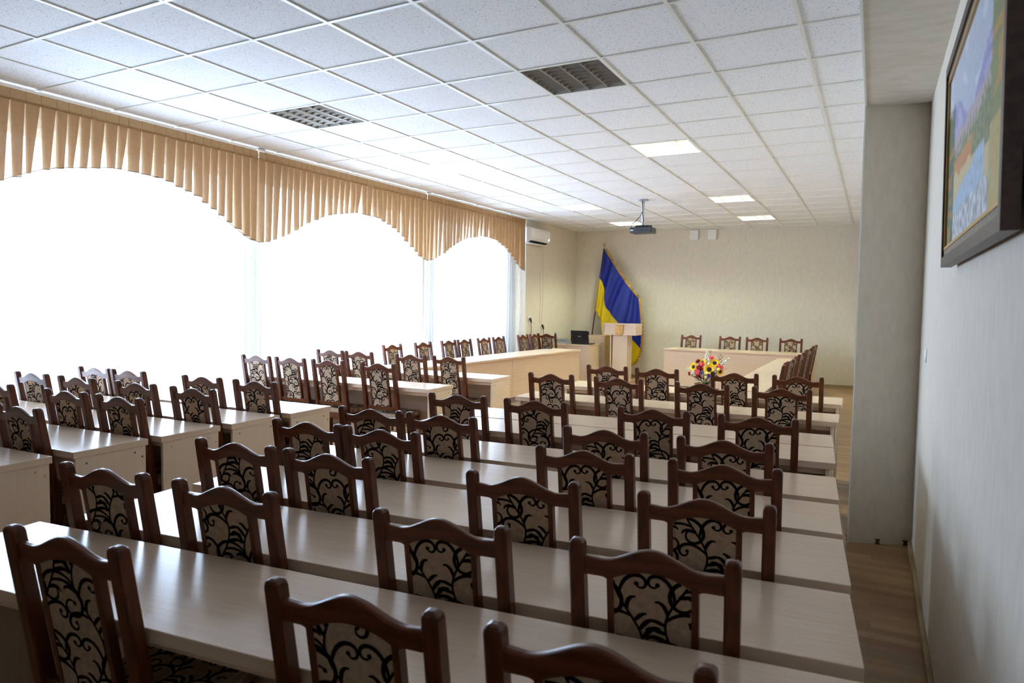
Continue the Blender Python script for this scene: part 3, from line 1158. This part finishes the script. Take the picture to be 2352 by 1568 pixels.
for k in range(8):
    for j in range(4):
        b.lathe([(0.006, 0), (0.005, 0.012)], 8, (0.03 + k * 0.034, 0.08 + j * 0.06, 0.105 - (0.08 + j * 0.06) * 0.2083))
b.build('knobs', M['black'], root)['kind'] = 'stuff'
b = MB()
b.tube([(-2.66, 9.90, 0.745), (-2.63, 9.80, 0.745), (-2.66, 9.712, 0.742), (-2.67, 9.705, 0.66), (-2.69, 9.70, 0.5)], 0.006, 6)
tag(b.build('cable', M['silver']), 'pale cable hanging over the front edge of the laptop table', 'cable')

root = thing('gooseneck_microphone', 'slim black gooseneck microphone leaning right at the end of window side table', 'microphone', (-2.44, 8.42, ZF))
b = MB(); b.lathe([(0.055, 0), (0.055, 0.014), (0.03, 0.026), (0.012, 0.030)], 16); b.build('base', M['black'], root)
b = MB(); b.tube([(0, 0, 0.028), (0.015, 0.0, 0.10), (0.05, 0, 0.17), (0.10, 0, 0.225), (0.112, 0, 0.245)], 0.004, 6); b.build('neck', M['grey_plastic'], root)
b = MB(); b.tube([(0.112, 0, 0.243), (0.113, 0, 0.252), (0.116, 0, 0.295), (0.116, 0, 0.302)], [0.005, 0.012, 0.011, 0.004], 8); b.build('head', M['black'], root)

# ------------------------------------------------------------------ air conditioner, sockets, wires
root = thing('air_conditioner', 'white wall air conditioner at the end of the curtains', 'air conditioner', (-3.06, 8.44, 2.70))
b = MB()
L_ = 0.86
sec = [(0.0, 0.0), (0.11, 0.0), (0.17, 0.035), (0.20, 0.09), (0.20, 0.22), (0.185, 0.26), (0.15, 0.275), (0.0, 0.275)]
n = len(sec)
b.add([(x, 0, z) for x, z in sec] + [(x, L_, z) for x, z in sec], [tuple(range(n)), tuple(range(n, 2 * n))[::-1]] + [(i, (i + 1) % n, n + (i + 1) % n, n + i) for i in range(n)])
b.build('casing', M['pvc'], root)
b = MB()
b.add([(0.118, 0.06, 0.001), (0.166, 0.06, 0.029), (0.166, 0.80, 0.029), (0.118, 0.80, 0.001), (0.120, 0.06, -0.004), (0.170, 0.06, 0.026), (0.170, 0.80, 0.026), (0.120, 0.80, -0.004)],
      [(0, 1, 2, 3), (4, 7, 6, 5), (0, 4, 5, 1), (1, 5, 6, 2), (2, 6, 7, 3), (3, 7, 4, 0)])
b.build('air_slot', M['black'], root)
b = MB(); b.box(0.04, 0.15, 0.05, 0.82, -0.022, -0.016, 0, 0.002); b.build('flap', M['pvc'], root)
b = MB(); b.box(0.2005, 0.2025, 0.79, 0.805, 0.075, 0.105); b.build('indicator', M['led'], root)
b = MB()
b.tube([(-3.052, 9.26, 2.70), (-3.052, 9.29, 2.3), (-3.052, 9.25, 2.04), (-3.052, 9.30, 1.6), (-3.052, 9.26, 1.3), (-3.052, 9.28, 1.15)], 0.0015, 5)
b.tube([(-3.052, 9.36, 2.70), (-3.052, 9.40, 2.2), (-3.052, 9.38, 1.9), (-3.052, 9.41, 1.55), (-3.052, 9.36, 1.3), (-3.052, 9.36, 1.12)], 0.0015, 5)
tag(b.build('thin_wire', plain('wire_grey', rgb(120, 112, 92), 0.6)), 'pair of thin wires hanging down the wall below the air conditioner', 'wire')
def plug(y, z, label, white, lab2):
    if white:
        b = MB(); b.box(-3.06, -3.048, y - 0.04, y + 0.04, z - 0.04, z + 0.04, 0, 0.004)
        tag(b.build('wall_socket', M['pvc']), lab2, 'socket')
    root = thing('power_plug', label, 'plug', (-3.048, y, z))
    b = MB(); b.tube([(0.0, 0, -0.01), (0.022, 0.005, -0.02), (0.034, 0.012, -0.07), (0.034, 0.014, -0.10)], [0.018, 0.022, 0.018, 0.007], 8); b.build('plug_body', M['black'], root)
    b = MB(); b.tube([(0.034, 0.014, -0.10), (0.03, 0.04, -0.2), (0.028, 0.03, -0.32), (0.03, 0.05, -0.45), (0.03, 0.03, -0.62)], 0.005, 6); b.build('cord', M['black'], root)
plug(8.80, 1.27, 'black plug with hanging cord in the white wall socket', True, 'white square wall socket just past the last curtain')
plug(9.36, 1.13, 'black plug with cord below the thin air conditioner wires', False, '')

# ------------------------------------------------------------------ wall speakers, switch, projector
SA = math.atan(0.1009)
for x, nm in ((-0.527, 'left of the two white wall speakers near the ceiling'), (-0.168, 'right of the two white wall speakers near the ceiling')):
    root = thing('wall_speaker', nm, 'speaker', (x, far_y(x) - 0.002, 2.91), SA, 'white wall speakers')
    b = MB(); b.box(-0.082, 0.082, -0.055, 0, 0, 0.198, 0, 0.008); b.build('case', M['pvc'], root)
    b = MB(); b.box(-0.066, 0.066, -0.059, -0.054, 0.016, 0.180, 0, 0.002); b.build('grille', plain('speaker_grille', rgb(238, 236, 230), 0.7) if x < -0.3 else bpy.data.materials['speaker_grille'], root)
root = thing('light_switch', 'round cream light switch on the right wall near the pier', 'switch', (3.10, 1.44, 1.282))
b = MB(); b.lathe([(0.041, 0), (0.041, 0.004), (0.036, 0.010), (0.012, 0.013)], 24); b.xform(lambda x, y, z: (-z, x, y)); b.build('plate', M['pvc'], root)
b = MB(); b.box(-0.017, -0.012, -0.012, 0.012, -0.018, 0.018, 0, 0.002); b.build('rocker', M['pvc'], root)

root = thing('projector', 'dark projector hanging from the ceiling on a white pole', 'projector', (-0.32, 7.12, H))
b = MB(); b.box(-0.06, 0.06, -0.06, 0.06, -0.012, -0.003, 0, 0.003); b.build('ceiling_plate', M['silver'], root)
b = MB(); b.tube([(0, 0, -0.01), (0, 0, -0.36)], 0.022, 12); b.tube([(0, 0, -0.33), (0, 0, -0.385)], 0.030, 12); b.build('pole', M['pvc'], root)
b = MB(); b.box(-0.10, 0.10, -0.05, 0.05, -0.402, -0.385, 0, 0.003)
for sx in (-0.13, 0.13):
    b.tube([(sx * 0.6, 0, -0.392), (sx, 0.02, -0.395), (sx, 0.02, -0.42)], 0.007, 6)
b.build('bracket', M['black'], root)
b = MB(); b.box(-0.17, 0.17, -0.13, 0.14, -0.500, -0.415, 0, 0.018); b.xform(lambda x, y, z: (x, y, z)); bo = b.build('body', M['grey_plastic'], root)
b = MB(); b.box(-0.15, -0.11, -0.135, -0.129, -0.468, -0.452); b.build('power_socket', M['pvc'], root)
b = MB()
for k in range(4):
    b.box(-0.06 + k * 0.045, -0.035 + k * 0.045, -0.134, -0.129, -0.47, -0.455)
b.build('rear_ports', M['black'], root)
b = MB(); b.tube([(-0.01, -0.024, -0.01), (0.0, -0.03, -0.12), (0.0, -0.028, -0.20), (0.012, -0.03, -0.30), (0.02, -0.06, -0.41)], 0.006, 6)
b.tube([(-0.005, -0.028, -0.18), (-0.03, -0.04, -0.24), (-0.07, -0.07, -0.30), (-0.13, -0.12, -0.37), (-0.14, -0.14, -0.45)], 0.005, 6)
b.build('cable', M['black'], root)
b = MB(); b.tube([(0.10, -0.10, -0.418), (0.10, -0.10, -0.39)], 0.012, 8); b.tube([(0.14, -0.05, -0.42), (0.14, -0.05, -0.385)], 0.012, 8); b.build('adjuster', M['black'], root)

# ------------------------------------------------------------------ picture on the right wall
root = thing('framed_painting', 'framed mountain river landscape hanging on the right wall', 'painting', (3.048, 0.03, 1.70))
# local: -y runs towards the camera, x towards the wall, tilt: top nearer the room
PW, PH = 1.40, 0.735
tilt = lambda x, y, z: (x - 0.012 * z / PH, y, z)
b = MB()
fw = 0.085
def fr(x0, x1, w0, w1, mat, nm, h0=0.0):
    q = MB()
    q.box(x0, x1, -PW + w0, -w0, w0, w1)
    q.box(x0, x1, -PW + w0, -w0, PH - w1, PH - w0)
    q.box(x0, x1, -PW + w0, -PW + w1, w1, PH - w1)
    q.box(x0, x1, -w1, -w0, w1, PH - w1)
    q.xform(tilt)
    q.build(nm, mat, root)
fr(0.0, 0.034, 0.0, 0.034, M['frame_dark'], 'outer_frame')
fr(0.007, 0.03, 0.034, 0.060, M['frame_mid'], 'linen_border')
fr(0.004, 0.03, 0.060, 0.070, M['frame_gold'], 'gilt_slip')
def canvas():
    n, k = 110, 70
    me = bpy.data.meshes.new('canvas')
    vs_, fs_, cs_ = [], [], []
    random.seed(5)
    from mathutils import noise
    def colour(u, v):
        # u 0 far end .. 1 near end, v 0 bottom .. 1 top
        nz = noise.noise(Vector((u * 9, v * 14, 0))) * 0.5
        n2 = noise.noise(Vector((u * 40, v * 22, 3)))
        sky = (150 + 40 * v, 170 + 25 * v, 205)
        ridge = 0.72 + 0.16 * math.sin(u * 7 + 1) * math.exp(-((u - 0.45) * 3) ** 2) + 0.05 * nz
        c = sky if nz < 0.18 else (205, 210, 225)
        if v < ridge:
            c = (140, 142, 190) if nz < 0.05 else (168, 166, 206)
        if v < 0.58 + 0.06 * nz:
            c = (176, 160, 168)
        tree = 0.50 + 0.10 * n2 + 0.25 * max(0, abs(u - 0.45) - 0.2)
        if v < tree:
            c = (128, 132, 84) if n2 > 0 else (98, 112, 78)
            if abs(u - 0.35) < 0.2 and v < 0.45:
                c = (196, 118, 66) if n2 > -0.1 else (170, 150, 60)
        bank = 0.34 + 0.08 * nz + (0.5 - u) * 0.12
        if v < bank:
            c = (200, 182, 136)
        riv = 0.30 + 0.2 * (u - 0.5) + 0.05 * nz
        if v < riv and u < 0.75:
            c = tuple(q_ + 22 * n2 for q_ in (160, 184, 206))
        if v < 0.16 + 0.04 * nz:
            c = tuple(176 + 40 * max(-1, min(1, n2 * 2.2)) + k_ for k_ in (0, 6, 10))
        if u < 0.16 and v < 0.78 + 0.1 * n2:
            c = (70, 90, 60) if nz < 0.08 else (140, 110, 50)
        if u > 0.82 and v < 0.86 + 0.12 * n2:
            c = (120, 130, 74) if nz < 0.1 else (176, 134, 50)
            if v < 0.35:
                c = (178, 160, 92)
        j = random.uniform(-9, 9)
        return rgb(*[min(255, max(0, q + j)) for q in c])
    for i in range(n + 1):
        for j in range(k + 1):
            y = -0.068 - (PW - 0.136) * i / n
            z = 0.068 + (PH - 0.136) * j / k
            vs_.append(tilt(0.012, y, z))
            cs_.append(colour(i / n, j / k))
    for i in range(n):
        for j in range(k):
            a = i * (k + 1) + j
            fs_.append((a, a + k + 1, a + k + 2, a + 1))
    o0 = len(vs_)
    for (y, z) in ((-0.068, 0.068), (-PW + 0.068, 0.068), (-PW + 0.068, PH - 0.068), (-0.068, PH - 0.068)):
        vs_.append(tilt(0.024, y, z))
        cs_.append((0.3, 0.25, 0.2, 1))
    fs_.append((o0, o0 + 1, o0 + 2, o0 + 3))
    me.from_pydata(vs_, [], fs_)
    at = me.color_attributes.new('paint', 'FLOAT_COLOR', 'POINT')
    for i, c in enumerate(cs_):
        at.data[i].color = c
    m, nn, l, bs = nt('oil_paint')
    ca = nn.new('ShaderNodeVertexColor')
    ca.layer_name = 'paint'
    l.new(ca.outputs[0], bs.inputs['Base Color'])
    bs.inputs['Roughness'].default_value = 0.5
    me.materials.append(m)
    o = bpy.data.objects.new('canvas', me)
    COL.objects.link(o)
    o.parent = root
    o['label'] = 'painted mountains, autumn trees and a river'
canvas()
b = MB(); b.box(0.030, 0.050, -PW * 0.75, -PW * 0.25, PH * 0.3, PH * 0.5); b.xform(tilt); b.build('back_batten', M['frame_dark'], root)

# ------------------------------------------------------------------ flag
FY = 10.93
root = thing('flag', 'blue and yellow flag with gold fringe on a leaning pole', 'flag', (-2.69, FY, 0))
def fl(p):                                    # scene x,z -> local
    return (p[0] + 2.69, p[1])
b = MB(); b.tube([(0.0, 0.0, 0.02), (fl((-2.345, 0))[0], 0, 2.745)], 0.013, 10); b.build('pole', plain('flag_pole', rgb(70, 42, 30), 0.4), root)
b = MB(); b.lathe([(0.13, 0), (0.13, 0.02), (0.03, 0.05), (0.025, 0.14)], 20); b.build('base', M['brass'], root)
tx = fl((-2.338, 0))[0]
b = MB()
b.tube([(tx, 0, 2.74), (tx, 0, 2.80)], [0.012, 0.007], 8)
b.ball((tx, 0, 2.79), 0.018)
for dx in (-0.022, 0.0, 0.022):
    b.tube([(tx, 0, 2.80), (tx + dx, 0, 2.83), (tx + dx * 1.15, 0, 2.875 + (0.0 if dx else 0.012))], [0.006, 0.006, 0.003], 6)
b.build('finial', M['brass'], root)
E0 = [(-2.336, 2.735), (-2.224, 2.566), (-1.972, 2.193), (-1.725, 1.871), (-1.559, 1.698)]
E1 = [(-2.441, 2.122), (-2.335, 1.963), (-2.295, 1.55), (-2.117, 1.30), (-1.798, 0.949), (-1.545, 0.64)]
E2 = [(-2.526, 1.464), (-2.395, 1.241), (-2.34, 0.931), (-2.176, 0.468), (-1.977, 0.337), (-1.781, 0.273)]
def along(P, t):
    t = max(0, min(1, t)) * (len(P) - 1)
    i = min(int(t), len(P) - 2)
    f = t - i
    # Catmull-Rom
    p = [P[max(0, i - 1)], P[i], P[i + 1], P[min(len(P) - 1, i + 2)]]
    return tuple(0.5 * (2 * p[1][k] + (p[2][k] - p[0][k]) * f + (2 * p[0][k] - 5 * p[1][k] + 4 * p[2][k] - p[3][k]) * f * f + (3 * p[1][k] - p[0][k] - 3 * p[2][k] + p[3][k]) * f ** 3) for k in (0, 1))
def cloth(u, v):
    a, c, d = along(E0, u), along(E1, u), along(E2, u)
    w0, w1, w2 = (1 - v) * (1 - 2 * v), 4 * v * (1 - v), v * (2 * v - 1)
    x = w0 * a[0] + w1 * c[0] + w2 * d[0]
    z = w0 * a[1] + w1 * c[1] + w2 * d[1]
    x += 0.05 * math.sin(math.pi * v) * u ** 4
    g = min(1, u * 4) * (0.35 + 0.65 * v)
    y = 0.030 * g * math.sin(u * 26 + v * 2.0) + 0.016 * g * math.sin(u * 47 + 1 + 3 * v) - 0.01
    x, z = fl((x, z))
    return (x, y, z)
def sheet(v0, v1, nm, mat, nv=24, nu=90):
    b = MB()
    vs_, fs_ = [], []
    for i in range(nu + 1):
        for j in range(nv + 1):
            vs_.append(cloth(i / nu, v0 + (v1 - v0) * j / nv))
    k = nv + 1
    for i in range(nu):
        for j in range(nv):
            fs_.append((i * k + j, (i + 1) * k + j, (i + 1) * k + j + 1, i * k + j + 1))
    b.add(vs_, fs_, 0, True)
    return b.build(nm, mat, root)
sheet(0.0, 0.5, 'blue_half', M['flag_blue'])
sheet(0.5, 1.0, 'yellow_half', M['flag_yellow'])
def fringe(path, outv, w):
    b = MB()
    vs_, fs_ = [], []
    n_ = len(path)
    for i, p in enumerate(path):
        o = outv(i / (n_ - 1))
        jig = 1 + 0.25 * math.sin(i * 2.3)
        vs_ += [(p[0], p[1] - 0.004, p[2]), (p[0] + o[0] * w * jig, p[1] - 0.004 + 0.008 * math.sin(i * 1.7), p[2] + o[1] * w * jig)]
    for i in range(n_ - 1):
        fs_.append((2 * i, 2 * i + 2, 2 * i + 3, 2 * i + 1))
    b.add(vs_, fs_, 0, True)
    b.build('fringe', M['gold'], root)
fringe([cloth(i / 90, 0.0) for i in range(4, 91)], lambda t: (0.75, 0.65), 0.05)
fringe([cloth(1.0, i / 70) for i in range(71)], lambda t: (1.0, -0.2 - 0.5 * t), 0.045)
fringe([cloth(i / 90, 1.0) for i in range(91)], lambda t: (0.25, -0.95), 0.045)

# ------------------------------------------------------------------ lectern with emblem
root = thing('lectern', 'pale T-shaped lectern bearing a small trident shield', 'lectern', (-1.715, 10.20, 0))
b = MB(); b.box(-0.325, 0.325, 0.018, 0.030, 0.955, 1.150); b.build('front_board', M['lam'], root)
b = MB()
b.box(-0.350, 0.350, 0.0, 0.40, 1.150, 1.168, 0, 0.002)
b.box(-0.350, 0.350, 0.0, 0.40, 0.937, 0.955, 0, 0.002)
b.box(-0.350, -0.332, 0.0, 0.40, 0.955, 1.150)
b.box(0.332, 0.350, 0.0, 0.40, 0.955, 1.150)
b.build('box_frame', M['lam'], root)
b = MB(); b.box(-0.14, 0.145, 0.03, 0.05, 0.03, 0.937); b.build('column_front', M['lam_v'], root)
for x0 in (-0.195, 0.145):
    b = MB(); b.box(x0, x0 + 0.02, 0.03, 0.34, 0.03, 0.937); b.build('column_side', M['lam_v'], root)
b = MB(); b.box(-0.195, -0.14, 0.10, 0.118, 0.03, 0.937); b.build('column_fillet', M['lam_v'], root)
b = MB(); b.box(-0.28, 0.24, 0.0, 0.42, 0.0, 0.03, 0, 0.003); b.build('foot', M['lam'], root)
b = MB()
sh = [(-0.078, 1.148), (0.082, 1.148), (0.082, 0.965), (0.06, 0.945), (0.002, 0.922), (-0.056, 0.945), (-0.078, 0.965)]
b.prism(sh, -0.014, 0.0)
em = b.build('emblem_shield', M['emblem'], root)
b = MB()
ey = -0.016
def tl(pts, r=0.0045):
    b.tube([(x, ey, z) for x, z in pts], r, 6)
cxm = 0.002
tl([(-0.070, 1.140), (0.074, 1.140), (0.074, 0.969), (0.055, 0.951), (cxm, 0.931), (-0.051, 0.951), (-0.070, 0.969), (-0.070, 1.140)], 0.003)
for s in (-1, 1):
    tl([(cxm + s * 0.052, 1.118), (cxm + s * 0.054, 1.06), (cxm + s * 0.054, 0.992), (cxm + s * 0.018, 0.992), (cxm, 0.965)])
    tl([(cxm + s * 0.052, 1.118), (cxm + s * 0.040, 1.098), (cxm + s * 0.034, 1.07), (cxm + s * 0.030, 1.045), (cxm + s * 0.018, 1.022), (cxm + s * 0.006, 1.005), (cxm, 0.985)])
    tl([(cxm + s * 0.054, 1.018), (cxm + s * 0.030, 1.014), (cxm + s * 0.022, 0.992)])
    tl([(cxm, 1.126), (cxm + s * 0.009, 1.10), (cxm + s * 0.009, 1.05), (cxm + s * 0.014, 1.02)], 0.0035)
b.build('trident_relief', M['emblem_line'], em)

# ------------------------------------------------------------------ flower arrangement
random.seed(21)
FX, FYY = 0.27, 9.02
root = thing('flower_arrangement', 'colourful artificial flower arrangement on the floor before the presidium table', 'flowers', (FX, FYY, 0))
b = MB()
b.lathe([(0.11, 0), (0.13, 0.03), (0.17, 0.17), (0.185, 0.20), (0.17, 0.20), (0.10, 0.12)], 24)
b.build('basket', M['basket'], root)
def place(fn, c, d):
    """orient a local shape whose axis is +z along d and move to c"""
    q = Vector(d).normalized().to_track_quat('Z', 'Y')
    def f(x, y, z):
        p = q @ Vector((x, y, z))
        return (p.x + c[0], p.y + c[1], p.z + c[2])
    return f
def petal_ring(b, n, r0, r1, w, lift, mi=0):
    for k in range(n):
        a = 2 * math.pi * k / n
        ca, sa = math.cos(a), math.sin(a)
        P = lambda r, t, z: (r * ca - t * sa, r * sa + t * ca, z)
        vs_ = [P(r0, -w * 0.3, 0), P(r0, w * 0.3, 0), P((r0 + r1) / 2, w * 0.5, lift * 0.6), P((r0 + r1) / 2, -w * 0.5, lift * 0.6), P(r1, 0, lift)]
        b.add(vs_ + [(x, y, z - 0.002) for x, y, z in vs_], [(0, 1, 2, 3), (3, 2, 4), (5, 8, 7, 6), (8, 9, 7)], mi, False)
def flower(kind, c, d, s=1.0):
    b = MB()
    if kind == 'sunflower':
        petal_ring(b, 13, 0.025 * s, 0.078 * s, 0.034 * s, 0.010)
        petal_ring(b, 13, 0.025 * s, 0.068 * s, 0.030 * s, 0.022)
        b.lathe([(0.030 * s, 0.0), (0.030 * s, 0.010), (0.018 * s, 0.016), (0.002, 0.017)], 14, mi=1)
        mats = [M['f_yellow'], M['f_centre']]
    elif kind in ('red_rose', 'pink_rose'):
        for k, (r, l) in enumerate(((0.052, 0.012), (0.042, 0.026), (0.030, 0.036), (0.018, 0.042))):
            petal_ring(b, 7 - k, 0.006 * s, r * s, 0.046 * s * (1 - 0.15 * k), l * s)
        b.ball((0, 0, 0.016 * s), 0.022 * s, 0, 8, 6)
        mats = [M['f_red'] if kind == 'red_rose' else M['f_pink']]
    elif kind == 'blue_flower':
        for k in range(9):
            b.ball((random.uniform(-1, 1) * 0.022 * s, random.uniform(-1, 1) * 0.022 * s, random.uniform(0, 1) * 0.03 * s), 0.013 * s, 0, 7, 5)
        mats = [M['f_blue']]
    elif kind == 'cream_ball':
        b.ball((0, 0, 0), 0.030 * s, 0, 12, 8)
        mats = [M['f_cream']]
    elif kind == 'white_spike':
        for k in range(26):
            t = k / 25
            a = k * 2.4
            r = (0.034 * (1 - t) + 0.010) * s
            b.ball((r * math.cos(a), r * math.sin(a), 0.22 * s * t), (0.020 - 0.010 * t) * s, 0, 6, 4)
        b.tube([(0, 0, -0.1), (0, 0, 0.24 * s)], 0.004, 5, 1)
        mats = [M['f_white'], M['stem']]
    b.xform(place(None, c, d))
    b.build(kind, mats, root)
    if kind != 'white_spike':
        t = MB()
        dd = Vector(d).normalized()
        p = Vector(c)
        t.tube([(0, 0, 0.15), tuple(p * 0.55 + Vector((0, 0, 0.06))), tuple(p - dd * 0.006)], 0.004, 5)
        t.build('stem', M['stem'], root)
def at(px, py, dep=0.0):
    """position in the arrangement from width/height in metres seen from the hall"""
    return (px, -0.10 + dep, py)
SC = 0.0   # facing the hall
V = lambda x, z: (x, -1.0, z)
# seen layout: left..right about +-0.33, height 0.2..0.7
flower('sunflower', at(-0.18, 0.49), (-0.5, -0.8, 0.25), 1.15)
flower('sunflower', at(0.10, 0.465, -0.06), V(0.05, 0.1), 1.35)
flower('sunflower', at(0.175, 0.575), V(0.2, 0.5), 1.1)
flower('sunflower', at(-0.03, 0.575), V(-0.1, 0.6), 0.95)
flower('sunflower', at(0.27, 0.43), (0.6, -0.7, 0.1), 0.95)
flower('red_rose', at(-0.105, 0.585), (-0.4, -0.6, 0.6), 1.0)
flower('red_rose', at(-0.06, 0.48, -0.05), V(-0.1, 0.1), 1.2)
flower('red_rose', at(-0.24, 0.37), (-0.7, -0.7, -0.1), 0.8)
flower('red_rose', at(-0.08, 0.35, -0.05), V(-0.1, -0.2), 1.0)
flower('red_rose', at(0.22, 0.33, -0.04), V(0.3, -0.2), 1.0)
flower('pink_rose', at(0.12, 0.655), (0.1, -0.6, 0.8), 1.0)
flower('pink_rose', at(-0.035, 0.535, -0.03), V(-0.1, 0.3), 1.1)
flower('pink_rose', at(0.235, 0.525), (0.4, -0.8, 0.3), 0.95)
flower('pink_rose', at(0.285, 0.50), (0.6, -0.7, 0.2), 0.9)
flower('pink_rose', at(-0.09, 0.41, -0.06), V(-0.2, 0), 1.2)
flower('blue_flower', at(-0.03, 0.41, -0.07), V(0, 0), 1.1)
flower('blue_flower', at(0.11, 0.36, -0.07), V(0, -0.1), 1.4)
flower('cream_ball', at(0.09, 0.555, -0.05), V(0, 0), 1.0)
flower('cream_ball', at(0.07, 0.40, -0.10), V(0, 0), 1.0)
flower('cream_ball', at(0.255, 0.475, -0.06), V(0, 0), 1.0)
flower('cream_ball', at(0.055, 0.335, -0.09), V(0, 0), 1.0)
flower('cream_ball', at(0.20, 0.30, -0.07), V(0, 0), 1.0)
flower('white_spike', (0.02, 0.0, 0.545), (0.0, 0.05, 1.0), 1.0)
flower('white_spike', (0.25, 0.0, 0.50), (0.75, 0.0, 0.8), 1.0)
flower('white_spike', (-0.11, -0.10, 0.45), (-0.45, -0.3, -0.35), 0.7)
flower('white_spike', (-0.19, -0.05, 0.42), (-0.9, -0.1, 0.25), 0.7)
def leaf(c, d, ln, w, mat):
    b = MB()
    n_ = 7
    vs_ = []
    for i in range(n_ + 1):
        t = i / n_
        hw_ = w * math.sin(math.pi * (0.06 + 0.94 * t) ** 0.9) / 2 if t < 1 else 0.0005
        vs_ += [(-hw_, 0.01 * math.sin(t * 2), ln * t), (hw_, 0.01 * math.sin(t * 2), ln * t)]
    vs2 = [(x, y + 0.0015, z) for x, y, z in vs_]
    m_ = len(vs_)
    fs_ = []
    for i in range(n_):
        fs_.append((2 * i, 2 * i + 1, 2 * i + 3, 2 * i + 2))
        fs_.append((m_ + 2 * i, m_ + 2 * i + 2, m_ + 2 * i + 3, m_ + 2 * i + 1))
    b.add(vs_ + vs2, fs_, 0, True)
    b.xform(place(None, c, d))
    b.build('leaf', mat, root)
for k in range(46):
    a = random.uniform(-1.9, 1.9)
    el = random.uniform(-0.1, 1.1)
    r = random.uniform(0.02, 0.12)
    c = (r * math.sin(a), random.uniform(-0.12, 0.10), 0.24 + random.uniform(0, 0.16))
    leaf(c, (math.sin(a), random.uniform(-0.5, 0.3), el), random.uniform(0.12, 0.20), random.uniform(0.04, 0.07), M['leaf'])
for k in range(11):
    t = k / 10
    c = (0.20 + 0.05 * t + random.uniform(-0.02, 0.02), 0.02, 0.50 + 0.17 * t)
    leaf(c, (random.choice((-0.7, 0.8)) + 0.3, -0.2, 0.8), 0.075, 0.038, M['leaf_pale'] if k % 2 else M['leaf'])
for k in range(4):
    leaf((0.22, 0.02, 0.40 + 0.015 * k), (1.0, -0.1, 0.5 - 0.08 * k), 0.24, 0.022, M['leaf'])
